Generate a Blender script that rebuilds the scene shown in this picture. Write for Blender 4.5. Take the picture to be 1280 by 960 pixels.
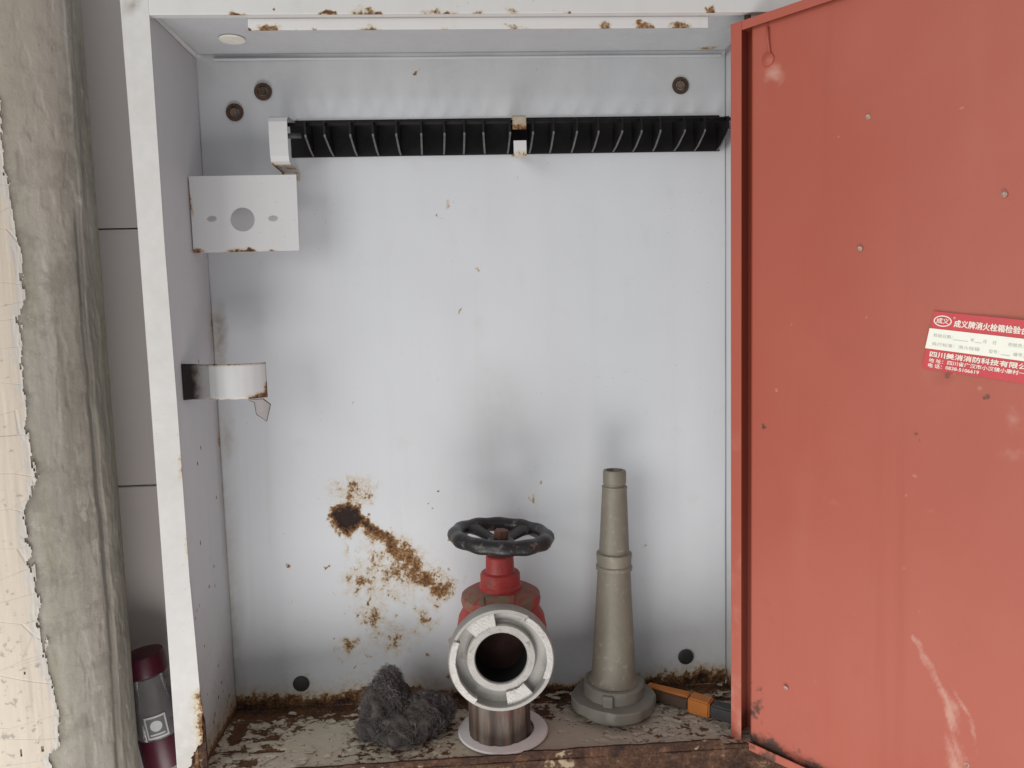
import bpy, bmesh, math, random
import numpy as np
from mathutils import Vector, Matrix

for o in list(bpy.data.objects):
    bpy.data.objects.remove(o)
S = bpy.context.scene
C = S.collection
random.seed(7)

# ------------------------------------------------------------------ camera
CAM = Vector((.3119, -.9877, .5083)); YAW, PITCH, ROLL, FPX = .0595, .095, -.0275, 970.0
fw = Vector((math.sin(YAW) * math.cos(PITCH), math.cos(YAW) * math.cos(PITCH), -math.sin(PITCH)))
r0 = Vector((math.cos(YAW), -math.sin(YAW), 0)); u0 = r0.cross(fw)
rt = math.cos(ROLL) * r0 + math.sin(ROLL) * u0
up = -math.sin(ROLL) * r0 + math.cos(ROLL) * u0
cd = bpy.data.cameras.new('camera'); cam = bpy.data.objects.new('camera', cd); C.objects.link(cam)
cd.sensor_width = 36; cd.lens = FPX / 1280 * 36; cd.clip_start = .02; cd.clip_end = 60
m = Matrix.Identity(4)
for i in range(3):
    m[i][0], m[i][1], m[i][2], m[i][3] = rt[i], up[i], -fw[i], CAM[i]
cam.matrix_world = m
S.camera = cam

# ------------------------------------------------------------------ world and lamps (soft indoor daylight)
w = bpy.data.worlds.new('World'); S.world = w; w.use_nodes = True
w.node_tree.nodes['Background'].inputs[0].default_value = (.92, .965, 1.0, 1)
w.node_tree.nodes['Background'].inputs[1].default_value = .39


def area(name, loc, target, size, size_y, power, col):
    l = bpy.data.lights.new(name, 'AREA'); l.shape = 'RECTANGLE'; l.size = size; l.size_y = size_y
    l.energy = power; l.color = col
    o = bpy.data.objects.new(name, l); C.objects.link(o); o.location = loc
    o.rotation_euler = (Vector(target) - Vector(loc)).to_track_quat('-Z', 'Y').to_euler()
    return o


area('window_light', (-2.25, -2.75, .75), (.4, 0, .45), 2.6, 2.4, 67, (1.0, .985, .96))
area('ground_bounce_light', (.10, -1.10, -.75), (.36, 0, .55), 1.1, .7, 14, (1.0, .975, .95))
vs = S.view_settings
vs.view_transform = 'Standard'; vs.look = 'None'; vs.exposure = 0.04; vs.gamma = 1; vs.use_curve_mapping = False
S.render.engine = 'CYCLES'
S.render.resolution_x, S.render.resolution_y = 1024, 768


# ------------------------------------------------------------------ noise
def _h(ix, iy, seed):
    n = (ix.astype(np.int64) * 374761393 + iy.astype(np.int64) * 668265263 + seed * 1442695041) & 0xffffffff
    n = ((n ^ (n >> 13)) * 1274126177) & 0xffffffff
    return ((n ^ (n >> 16)) & 0xffff) / 65535.0


def vn(x, y, seed=0):
    x = np.asarray(x, float); y = np.asarray(y, float)
    ix = np.floor(x); iy = np.floor(y); fx = x - ix; fy = y - iy
    fx = fx * fx * (3 - 2 * fx); fy = fy * fy * (3 - 2 * fy)
    a, b, c, d = _h(ix, iy, seed), _h(ix + 1, iy, seed), _h(ix, iy + 1, seed), _h(ix + 1, iy + 1, seed)
    return (a * (1 - fx) + b * fx) * (1 - fy) + (c * (1 - fx) + d * fx) * fy


def fbm(x, y, seed=0, oct=4):
    t = 0; amp = .5; n = 0
    for k in range(oct):
        t = t + amp * vn(x * 2 ** k, y * 2 ** k, seed + k * 17); n += amp; amp *= .5
    return t / n


def sstep(x, a, b):
    t = np.clip((x - a) / (b - a), 0, 1); return t * t * (3 - 2 * t)


def blob(x, z, cx, cz, rx, rz=None, rot=0):
    rz = rx if rz is None else rz
    c, s = math.cos(rot), math.sin(rot)
    dx, dz = x - cx, z - cz
    d = np.sqrt(((dx * c + dz * s) / rx) ** 2 + ((-dx * s + dz * c) / rz) ** 2)
    return np.clip(1 - d, 0, 1)


def seg(x, z, p, q, w0, w1):
    px, pz = p; qx, qz = q
    L = (qx - px) ** 2 + (qz - pz) ** 2
    t = np.clip(((x - px) * (qx - px) + (z - pz) * (qz - pz)) / L, 0, 1)
    d = np.sqrt((x - px - t * (qx - px)) ** 2 + (z - pz - t * (qz - pz)) ** 2)
    return np.clip(1 - d / (w0 + (w1 - w0) * t), 0, 1)


def warp(x, z, k=1.0, seed=0):
    dx = .010 * (fbm(x * 55, z * 55, 301 + seed) - .5) + .0055 * (fbm(x * 210, z * 210, 302 + seed, 3) - .5)
    dz = .010 * (fbm(x * 55, z * 55, 303 + seed) - .5) + .0055 * (fbm(x * 210, z * 210, 304 + seed, 3) - .5)
    return x + k * dx, z + k * dz


# ------------------------------------------------------------------ node helper
class Mat:
    def __init__(s, name):
        s.m = bpy.data.materials.new(name); s.m.use_nodes = True
        s.nt = s.m.node_tree; s.b = s.nt.nodes['Principled BSDF']
        s.tc = s.nt.nodes.new('ShaderNodeTexCoord')

    def n(s, t): return s.nt.nodes.new(t)
    def l(s, a, b): s.nt.links.new(a, b)

    def put(s, sock, v):
        if hasattr(v, 'is_output'): s.l(v, sock)
        elif isinstance(v, (tuple, list)): sock.default_value = tuple(v) + ((1,) if len(v) == 3 and sock.type == 'RGBA' else ())
        else: sock.default_value = v

    def vec(s, sc=(1, 1, 1)):
        mp = s.n('ShaderNodeMapping'); mp.inputs['Scale'].default_value = sc
        s.l(s.tc.outputs['Object'], mp.inputs['Vector']); return mp.outputs[0]

    def noise(s, scale, detail=5, rough=.6, sc=(1, 1, 1), dist=0):
        t = s.n('ShaderNodeTexNoise'); t.inputs['Scale'].default_value = scale
        t.inputs['Detail'].default_value = detail; t.inputs['Roughness'].default_value = rough
        t.inputs['Distortion'].default_value = dist
        s.l(s.vec(sc), t.inputs['Vector']); return t.outputs['Fac']

    def voro(s, scale, sc=(1, 1, 1), feat='F1', rnd=1):
        t = s.n('ShaderNodeTexVoronoi'); t.feature = feat; t.inputs['Scale'].default_value = scale
        t.inputs['Randomness'].default_value = rnd
        s.l(s.vec(sc), t.inputs['Vector']); return t.outputs['Distance']

    def attr(s, name):
        a = s.n('ShaderNodeAttribute'); a.attribute_name = name; return a.outputs['Fac']

    def math(s, op, a, b=0.0):
        t = s.n('ShaderNodeMath'); t.operation = op; s.put(t.inputs[0], a); s.put(t.inputs[1], b); return t.outputs[0]

    def add(s, a, b): return s.math('ADD', a, b)
    def mul(s, a, b): return s.math('MULTIPLY', a, b)

    def ss(s, x, lo, hi, o0=0., o1=1.):
        t = s.n('ShaderNodeMapRange'); t.interpolation_type = 'SMOOTHSTEP'
        s.put(t.inputs[0], x); t.inputs[1].default_value = lo; t.inputs[2].default_value = hi
        t.inputs[3].default_value = o0; t.inputs[4].default_value = o1; return t.outputs[0]

    def mix(s, f, a, b):
        t = s.n('ShaderNodeMix'); t.data_type = 'RGBA'; s.put(t.inputs[0], f); s.put(t.inputs[6], a); s.put(t.inputs[7], b)
        return t.outputs[2]

    def ramp(s, f, stops):
        t = s.n('ShaderNodeValToRGB'); e = t.color_ramp.elements
        while len(e) < len(stops): e.new(.5)
        for k, (p, c) in enumerate(stops): e[k].position = p; e[k].color = tuple(c) + (1,)
        s.put(t.inputs[0], f); return t.outputs[0]

    def bump(s, h, strength=.3, dist=.001):
        t = s.n('ShaderNodeBump'); t.inputs['Strength'].default_value = strength; t.inputs['Distance'].default_value = dist
        s.put(t.inputs['Height'], h); s.l(t.outputs[0], s.b.inputs['Normal'])

    def done(s, col=None, rough=None, metal=None, spec=None):
        if col is not None: s.put(s.b.inputs['Base Color'], col)
        if rough is not None: s.put(s.b.inputs['Roughness'], rough)
        if metal is not None: s.put(s.b.inputs['Metallic'], metal)
        if spec is not None: s.put(s.b.inputs['Specular IOR Level'], spec)
        return s.m


def painted(name, base, rough=.42, speck=.0, rustdark=(.022, .012, .010)):
    """sprayed sheet steel: attributes rust / dirt drive wear and some painted shade whose fine outline is noise"""
    s = Mat(name)
    n0 = s.noise(6, 3); n1 = s.noise(90, 5, .65); n2 = s.noise(330, 4, .6); n3 = s.noise(25, 4)
    col = s.mix(n0, tuple(c * .955 for c in base), tuple(min(1, c * 1.04) for c in base))
    stn = s.noise(26, 4, .55, (1.5, 1.5, .07)); col = s.mix(s.ss(stn, .50, .72, 0, .09), col, tuple(c * .80 for c in base))
    col = s.mix(s.ss(s.noise(38, 3, .5, (1.5, 1.5, .05)), .60, .72, 0, .10), col, (.50, .47, .40))
    # faint grime clouds and small specks
    col = s.mix(s.ss(n3, .55, .8, 0, .16), col, (.42, .39, .33))
    sp = s.ss(s.voro(120), .03, .10, 1, 0)
    sp = s.mul(sp, s.ss(s.noise(9, 2), .54 - speck, .62 - speck))
    col = s.mix(s.mul(sp, .6), col, (.16, .13, .09))
    a = s.attr('rust'); d = s.attr('dirt_shade')
    dd = s.mul(d, s.ss(s.add(n1, n3), .55, 1.25, .35, 1.1))
    col = s.mix(dd, col, (.24, .205, .145))
    k = s.add(a, s.add(s.mul(s.add(n1, -.5), 1.15), s.mul(s.add(n2, -.5), .7)))
    halo = s.mul(s.ss(k, .02, .52), s.ss(a, .03, .25))
    col = s.mix(s.mul(halo, .72), col, (.48, .36, .20))
    f = s.mul(s.ss(k, .36, .58), s.ss(a, .02, .12))
    deep = s.add(s.mul(a, .52), s.mul(s.ss(s.add(s.mul(n2, .6), s.mul(n1, .4)), .36, .64), .36))
    rc = s.ramp(deep, [(.16, (.44, .31, .17)), (.40, (.31, .175, .075)), (.58, (.15, .070, .028)), (.84, rustdark)])
    col = s.mix(f, col, rc)
    s.bump(s.add(s.mul(f, s.add(n2, .6)), s.mul(s.noise(150, 2), .05)), .6, .0014)
    return s.done(col, s.add(s.mul(f, .4), s.add(s.mul(n0, .08), rough)), 0, .4)


MAT = {}
MAT['inside'] = painted('cabinet_enamel', (.588, .600, .618), .46)
MAT['frame'] = painted('frame_enamel', (.63, .615, .60), .45, .04)
MAT['bracket'] = painted('bracket_enamel', (.57, .56, .56), .45)


def simple(name, base, rough=.5, metal=0, var=.12, scale=40, worn=None, wf=(.62, .72), bump=.15, sc=(1, 1, 1), spec=.5, wscale=120):
    s = Mat(name); n = s.noise(scale, 5, .6, sc); n2 = s.noise(scale * 6, 3)
    col = s.mix(n, tuple(max(0, c * (1 - var * 1.6)) for c in base), tuple(min(1, c * (1 + var * 1.6)) for c in base))
    if worn: col = s.mix(s.ss(s.add(s.mul(s.noise(wscale, 5, .7, sc), .7), s.mul(n, .3)), *wf), col, worn)
    s.bump(s.add(n2, n), bump, .0008)
    return s.done(col, s.add(s.mul(n, .2), rough - .1), metal, spec)


MAT['black'] = simple('black_plastic', (.0105, .0092, .0095), .6, 0, .35, 60, spec=.2)
MAT['fin_edge'] = simple('lit_fin_edge', (.095, .090, .090), .6, 0, .5, 120)  # paler grey paints in the light caught by the fin undersides
MAT['hole'] = simple('dark_rubber', (.010, .009, .009), .9, spec=.1)
MAT['plug'] = simple('black_rubber_plug', (.022, .020, .019), .6, 0, .5, 150, (.06, .05, .042), (.60, .72), .4)
MAT['bore'] = simple('dark_bore_rust', (.020, .010, .008), .9, 0, .6, 60, spec=.1)
MAT['rusty'] = simple('rusty_steel', (.075, .042, .026), .85, .1, .5, 200, (.02, .012, .010), bump=.5)
MAT['rust_pale'] = simple('rusty_bolt_head', (.17, .12, .085), .7, .3, .5, 300, (.05, .03, .02), bump=.5)
MAT['valve_red'] = simple('cast_red_paint', (.36, .038, .034), .48, 0, .22, 45, (.13, .075, .05), (.53, .66), .7, wscale=75)
MAT['dusty_red'] = simple('dusty_red_paint', (.32, .048, .040), .6, 0, .3, 60, (.19, .135, .09), (.44, .56), .4, wscale=45)
MAT['alu'] = simple('cast_aluminium', (.44, .42, .395), .50, .35, .16, 80, (.24, .215, .19), (.52, .70), .6, wscale=120)
MAT['alu_dull'] = simple('dull_aluminium', (.33, .315, .29), .55, .3, .2, 60, (.26, .23, .20), (.55, .7), .35)
MAT['alu_mid'] = simple('worn_aluminium', (.37, .35, .325), .55, .3, .2, 90, (.20, .18, .155), (.52, .68), .6, wscale=150)
MAT['khaki'] = simple('khaki_anodised_aluminium', (.20, .178, .138), .52, .15, .10, 30, (.30, .275, .235), (.56, .68), .5, spec=.5)
MAT['khaki_base'] = simple('grey_nozzle_coupling', (.21, .195, .165), .55, .15, .16, 50, (.29, .275, .255), (.60, .72), .25)
MAT['wheel'] = simple('chipped_black_enamel', (.018, .016, .016), .36, .1, .4, 60, (.19, .165, .15), (.53, .66), .6, wscale=95)
MAT['nut'] = simple('rusty_brass_nut', (.14, .065, .045), .6, .3, .3, 120)
MAT['white_plastic'] = simple('white_plastic', (.84, .80, .78), .5, 0, .04, 30)
MAT['orange'] = simple('orange_plastic', (.52, .17, .028), .5, 0, .15, 80, (.20, .09, .03), (.60, .72), wscale=90)
MAT['tool_brown'] = simple('dirty_brown_handle', (.085, .050, .032), .75, 0, .4, 90, (.20, .09, .03), (.6, .75))
MAT['tool_grey'] = simple('dark_grey_grip', (.055, .052, .052), .7, 0, .4, 90, (.14, .13, .125), (.58, .72))
MAT['fibre'] = simple('grey_wire_fibre', (.165, .145, .140), .55, .2, .6, 60)
MAT['fibre_core'] = simple('dark_wad_core', (.085, .074, .068), .95, 0, .4, 80, spec=.1)
MAT['burgundy'] = simple('burgundy_plastic', (.085, .012, .026), .4, 0, .2, 30)
MAT['label_white'] = simple('printed_label', (.62, .61, .60), .6, 0, .05, 60)
MAT['label_dark'] = simple('printed_ink', (.16, .15, .15), .6)
MAT['lit_hole'] = simple('cream_lit_hole', (.80, .77, .68), .6)  # pale colour painted for light showing through a hole


def pipe_mat():
    s = Mat('stained_galvanised_pipe'); n = s.noise(16, 5, .6, (5, 5, .5)); n2 = s.noise(60, 4, .6, (3, 3, .25)); n3 = s.noise(200, 3)
    col = s.ramp(n, [(.34, (.045, .030, .024)), (.5, (.105, .080, .064)), (.68, (.175, .140, .112))])
    col = s.mix(s.ss(n2, .56, .66, 0, .8), col, (.17, .085, .05))
    z = s.n('ShaderNodeSeparateXYZ'); s.l(s.tc.outputs['Object'], z.inputs[0])
    col = s.mix(s.mul(s.ss(s.noise(40, 4, .6, (4, 4, .12)), .5, .6), s.ss(z.outputs[2], .025, .07)), col, (.20, .035, .03))
    col = s.mix(s.mul(s.attr('groove'), .85), col, (.040, .022, .015))
    s.bump(s.add(n3, n2), .4, .0012)
    return s.done(col, .7, 0)


MAT['pipe'] = pipe_mat()


def floor_mat():
    """cabinet floor: attribute rust = bare rust, dirt = dust over the old cream paint"""
    s = Mat('peeling_floor_paint')
    n0 = s.noise(18, 4); n1 = s.noise(70, 6, .65, (1, 1.6, 1), .4); n2 = s.noise(260, 4)
    a = s.attr('rust'); d = s.attr('dirt_shade')
    cream = s.mix(n0, (.48, .41, .31), (.57, .50, .40))
    dust = s.mix(n1, (.40, .34, .27), (.50, .43, .35))
    col = s.mix(s.ss(s.add(d, s.mul(s.add(n1, -.5), .8)), .35, .65), cream, dust)
    k = s.add(a, s.mul(s.add(s.mul(s.add(n1, -.5), 1.9), s.mul(s.add(n2, -.5), .5)), s.ss(a, .05, .36, .6, 1)))
    f = s.ss(k, .44, .56)
    rc = s.ramp(s.add(s.mul(n2, .6), s.mul(n0, .5)), [(.3, (.026, .016, .012)), (.50, (.085, .040, .022)), (.72, (.19, .092, .042))])
    col = s.mix(f, col, rc)
    s.bump(s.add(s.mul(f, -1.0), s.mul(n2, .35)), .6, .0018)
    return s.done(col, s.add(s.mul(f, .25), .6), 0, .3)


MAT['floor'] = floor_mat()


def rail_mat():
    s = Mat('rusted_rail'); n0 = s.noise(14, 4); n1 = s.noise(48, 6, .7, (1, 1, 1.2), .3); n2 = s.noise(300, 4)
    col = s.ramp(s.add(s.mul(n1, .7), s.mul(n2, .3)), [(.36, (.018, .011, .009)), (.50, (.062, .030, .019)), (.60, (.12, .062, .036)), (.72, (.24, .15, .09))])
    col = s.mix(s.ss(s.add(s.mul(n1, .5), s.mul(n0, .5)), .56, .60), col, (.36, .28, .19))
    s.bump(s.add(n1, n2), .7, .002)
    return s.done(col, .85, 0, .25)


MAT['rail'] = rail_mat()


def red_mat():
    s = Mat('red_oxide_door_paint')
    n0 = s.noise(3.5, 3); n1 = s.noise(40, 5); n2 = s.noise(220, 3); st = s.noise(5, 4, .6, (4, 4, .35))
    col = s.mix(n0, (.36, .078, .046), (.415, .094, .059))
    col = s.mix(s.ss(st, .45, .75, 0, .22), col, (.42, .125, .090))
    fd = s.noise(2.2, 4, .55); col = s.mix(s.ss(fd, .40, .68, 0, .35), col, (.47, .150, .108))
    col = s.mix(s.ss(s.noise(4, 5, .6, (6, 6, .25)), .52, .70, 0, .30), col, (.32, .070, .043))
    col = s.mix(s.ss(s.noise(14, 5, .65), .56, .72, 0, .25), col, (.34, .085, .055))
    hs = s.ss(s.noise(3, 6, .7, (30, 30, 2.0), .6), .66, .72, 0, .35); col = s.mix(s.mul(hs, s.ss(s.noise(4, 2), .5, .62)), col, (.55, .23, .17))
    sc = s.attr('scuff'); d = s.attr('dirt_shade')
    k = s.add(sc, s.mul(s.add(n1, -.5), 1.1))
    col = s.mix(s.mul(s.ss(k, .25, .85), s.ss(sc, .02, .3)), col, (.52, .26, .20))
    kd = s.add(d, s.add(s.mul(s.add(n1, -.5), 1.4), s.mul(s.add(n2, -.5), .4)))
    col = s.mix(s.mul(s.ss(kd, .35, .62), s.ss(d, .02, .2)), col, (.085, .045, .032))
    sp = s.mul(s.ss(s.voro(38), 0, .035, 1, 0), s.ss(s.noise(7, 2), .60, .66))
    col = s.mix(s.mul(sp, .55), col, (.55, .36, .28))
    s.bump(s.add(s.noise(120, 2), s.mul(n2, .4)), .09, .0008)
    return s.done(col, s.add(s.mul(n1, .14), s.add(s.mul(fd, .25), .33)), 0, .45)


MAT['red'] = red_mat()


def tile_mat():
    s = Mat('glazed_wall_tile'); n = s.noise(7, 4); n2 = s.noise(90, 3)
    col = s.mix(n, (.74, .68, .66), (.82, .765, .745))
    sp = s.mul(s.ss(s.voro(45), 0, .05, 1, 0), s.ss(s.noise(8, 2), .58, .64))
    col = s.mix(s.mul(sp, .8), col, (.10, .08, .07))
    s.bump(n2, .05, .0005)
    return s.done(col, .42, 0, .4)


MAT['tile'] = tile_mat()


def dark_fold_mat():  # near black at the wall end, grey at the fold
    s = Mat('black_to_grey_enamel'); n = s.noise(110, 5, .65); n2 = s.noise(35, 4)
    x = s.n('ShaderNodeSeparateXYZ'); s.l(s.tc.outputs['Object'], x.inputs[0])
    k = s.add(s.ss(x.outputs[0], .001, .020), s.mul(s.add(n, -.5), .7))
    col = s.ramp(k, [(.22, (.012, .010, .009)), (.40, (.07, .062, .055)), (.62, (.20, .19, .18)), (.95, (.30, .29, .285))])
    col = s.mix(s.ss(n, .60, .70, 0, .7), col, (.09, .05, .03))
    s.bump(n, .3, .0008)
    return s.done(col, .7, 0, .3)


MAT['dark_tone'] = dark_fold_mat()
MAT['mortar'] = simple('dark_mortar', (.06, .055, .05), .9)


def concrete_mat():
    s = Mat('weathered_plaster')
    st = s.noise(22, 6, .62, (1.6, 1.6, .13)); st2 = s.noise(70, 5, .6, (1.5, 1.5, .1)); n = s.noise(5, 4, .6, (1, 1, .6)); f = s.noise(160, 5, .7)
    ol = s.noise(9, 4, .6, (2, 2, .3))
    col = s.ramp(s.add(s.mul(st, .75), s.mul(n, .25)), [(.34, (.20, .182, .153)), (.46, (.33, .302, .258)), (.56, (.41, .378, .325)), (.68, (.50, .46, .40))])
    col = s.mix(s.ss(ol, .52, .72, 0, .55), col, (.34, .325, .235))
    col = s.mix(s.ss(st2, .60, .74, 0, .7), col, (.49, .46, .42))
    mo = s.noise(30, 6, .7); col = s.mix(s.ss(mo, .48, .62, 0, .6), col, (.255, .235, .20)); col = s.mix(s.ss(s.noise(55, 5, .7), .60, .70, 0, .6), col, (.50, .47, .42))
    a = s.attr('dirt_shade')
    col = s.mix(s.mul(s.ss(s.add(a, s.mul(s.add(st, -.5), 1.4)), .35, .7), .75), col, (.125, .118, .105))
    w_ = s.attr('warm')
    col = s.mix(s.mul(w_, s.ss(n, .3, .6, .3, .85)), col, (.46, .395, .325))
    col = s.mix(s.ss(f, .64, .74, 0, .5), col, (.17, .16, .14))
    s.bump(s.add(s.add(s.mul(f, 1.0), s.mul(st2, .5)), s.mul(mo, .5)), .42, .0016)
    return s.done(col, .88, 0, .2)


MAT['concrete'] = concrete_mat()


def cream_mat():
    s = Mat('flaking_cream_paint')
    n = s.noise(8, 4); f = s.noise(120, 5, .65); st = s.noise(30, 4, .6, (1.5, 1.5, .2))
    col = s.mix(n, (.60, .515, .42), (.69, .61, .51))
    col = s.mix(s.ss(st, .56, .74, 0, .5), col, (.50, .44, .37))
    cr = s.ss(s.voro(13, (.6, .6, 1.9), 'DISTANCE_TO_EDGE'), .003, .013, 1, 0)
    col = s.mix(s.mul(cr, s.ss(s.noise(14, 3), .52, .62, 0, .36)), col, (.20, .16, .125))
    e_ = s.attr('edge'); col = s.mix(s.ss(s.add(e_, s.mul(s.add(s.noise(60, 5, .65, (1, 1, .5)), -.5), 1.6)), .35, .65, 0, .8), col, (.56, .53, .49))
    col = s.mix(s.ss(s.add(f, s.mul(n, .3)), .76, .86, 0, .7), col, (.30, .27, .235))
    s.bump(s.add(s.mul(cr, -.8), s.mul(f, .4)), .4, .0015)
    return s.done(col, .75, 0, .3)


MAT['cream'] = cream_mat()


def clear_mat():
    s = Mat('clear_plastic'); nt = s.nt
    out = nt.nodes['Material Output']
    tr = s.n('ShaderNodeBsdfTransparent'); tr.inputs[0].default_value = (.80, .79, .79, 1)
    gl = s.n('ShaderNodeBsdfGlossy'); gl.inputs['Roughness'].default_value = .18
    df = s.n('ShaderNodeBsdfDiffuse'); df.inputs[0].default_value = (.55, .53, .54, 1)
    m1 = s.n('ShaderNodeMixShader'); m1.inputs[0].default_value = .22
    s.l(tr.outputs[0], m1.inputs[1]); s.l(df.outputs[0], m1.inputs[2])
    fr = s.n('ShaderNodeFresnel'); fr.inputs[0].default_value = 1.4
    m2 = s.n('ShaderNodeMixShader'); s.l(fr.outputs[0], m2.inputs[0])
    s.l(m1.outputs[0], m2.inputs[1]); s.l(gl.outputs[0], m2.inputs[2])
    s.l(m2.outputs[0], out.inputs['Surface'])
    return s.m


MAT['clear'] = clear_mat()
MAT['rivet'] = simple('bare_rivet', (.42, .30, .24), .5, .3, .4, 300)
MAT['st_red'] = simple('sticker_red', (.56, .050, .060), .45, 0, .12, 60)
MAT['st_white'] = simple('sticker_cream', (.86, .85, .74), .5, 0, .03, 60, (.70, .55, .45), (.70, .8))
MAT['st_text'] = simple('sticker_lettering', (.85, .74, .64), .5, 0, .08, 200)
MAT['st_grey'] = simple('sticker_form_print', (.46, .47, .42), .6)


# ------------------------------------------------------------------ object helpers
def thing(name, loc, label, cat, group=None):
    o = bpy.data.objects.new(name, None); C.objects.link(o); o.location = loc; o.empty_display_size = .02
    o['label'] = label; o['category'] = cat
    if group: o['group'] = group
    return o


def attach(o, parent):
    if parent:
        o.parent = parent
        if parent.type == 'EMPTY': o.matrix_parent_inverse = Matrix.Translation(parent.location).inverted()
    return o


def link(name, me, mats, parent=None, smooth=False):
    o = bpy.data.objects.new(name, me); C.objects.link(o)
    for mt in (mats if isinstance(mats, (list, tuple)) else [mats]):
        me.materials.append(MAT[mt])
    if smooth: me.polygons.foreach_set('use_smooth', [True] * len(me.polygons))
    return attach(o, parent)


def raw(name, verts, faces, mats, parent=None, smooth=False):
    me = bpy.data.meshes.new(name); me.from_pydata([tuple(v) for v in verts], [], faces); me.update()
    return link(name, me, mats, parent, smooth)


def bm_obj(name, bm, mats, parent=None, smooth=False):
    me = bpy.data.meshes.new(name)
    bmesh.ops.recalc_face_normals(bm, faces=bm.faces[:])
    bm.to_mesh(me); bm.free()
    return link(name, me, mats, parent, smooth)


def autosmooth(o, ang=40):
    me = o.data
    me.polygons.foreach_set('use_smooth', [True] * len(me.polygons))
    me.set_sharp_from_angle(angle=math.radians(ang))
    return o


def box_bm(x0, x1, y0, y1, z0, z1, bev=.0008, segs=1):
    bm = bmesh.new(); bmesh.ops.create_cube(bm, size=1)
    for v in bm.verts:
        v.co = Vector(((x0 + x1) / 2 + v.co.x * (x1 - x0), (y0 + y1) / 2 + v.co.y * (y1 - y0), (z0 + z1) / 2 + v.co.z * (z1 - z0)))
    if bev: bmesh.ops.bevel(bm, geom=bm.edges[:], offset=bev, segments=segs, affect='EDGES')
    return bm


def box(name, x0, x1, y0, y1, z0, z1, mats, parent, bev=.0008):
    return bm_obj(name, box_bm(x0, x1, y0, y1, z0, z1, bev), mats, parent)


def lathe(name, prof, mats, parent, n=48, origin=(0, 0, 0), axis=(0, 0, 1), closed=True, ang=35, wob=None):
    """prof: list of (r, t) along the axis"""
    q = Vector((0, 0, 1)).rotation_difference(Vector(axis).normalized()).to_matrix()
    O = Vector(origin); V = []; Fc = []
    for (r, t) in prof:
        for k in range(n):
            a = 2 * math.pi * k / n; rr = r * (wob(a, t) if wob else 1)
            V.append(O + q @ Vector((rr * math.cos(a), rr * math.sin(a), t)))
    for i in range(len(prof) - 1):
        for k in range(n):
            Fc.append((i * n + k, i * n + (k + 1) % n, (i + 1) * n + (k + 1) % n, (i + 1) * n + k))
    if closed:
        Fc.append(tuple(range(n - 1, -1, -1))); Fc.append(tuple((len(prof) - 1) * n + k for k in range(n)))
    return autosmooth(raw(name, V, Fc, mats, parent), ang)


def prism_bm(poly, fn, t0, t1, bev=0):
    """poly: 2-D points; fn(a, b, t) -> world"""
    bm = bmesh.new(); n = len(poly)
    A = [bm.verts.new(fn(a, b, t0)) for a, b in poly]; B = [bm.verts.new(fn(a, b, t1)) for a, b in poly]
    bm.faces.new(A[::-1]); bm.faces.new(B)
    for k in range(n): bm.faces.new((A[k], A[(k + 1) % n], B[(k + 1) % n], B[k]))
    bmesh.ops.recalc_face_normals(bm, faces=bm.faces[:])
    if bev: bmesh.ops.bevel(bm, geom=bm.edges[:], offset=bev, segments=1, affect='EDGES')
    return bm


def tube_bm(bm, path, r, n=6, cap=True):
    P = [Vector(p) for p in path]; rings = []
    ref = Vector((.31, .87, .38))
    for i, p in enumerate(P):
        d = (P[min(i + 1, len(P) - 1)] - P[max(i - 1, 0)]).normalized()
        a = d.cross(ref); a = a.normalized() if a.length > 1e-4 else d.orthogonal().normalized()
        b = d.cross(a); rr = r[i] if isinstance(r, (list, tuple)) else r
        rings.append([bm.verts.new(p + rr * (math.cos(2 * math.pi * k / n) * a + math.sin(2 * math.pi * k / n) * b)) for k in range(n)])
    for i in range(len(P) - 1):
        for k in range(n): bm.faces.new((rings[i][k], rings[i][(k + 1) % n], rings[i + 1][(k + 1) % n], rings[i + 1][k]))
    if cap and n > 2: bm.faces.new(rings[0][::-1]); bm.faces.new(rings[-1])


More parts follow.
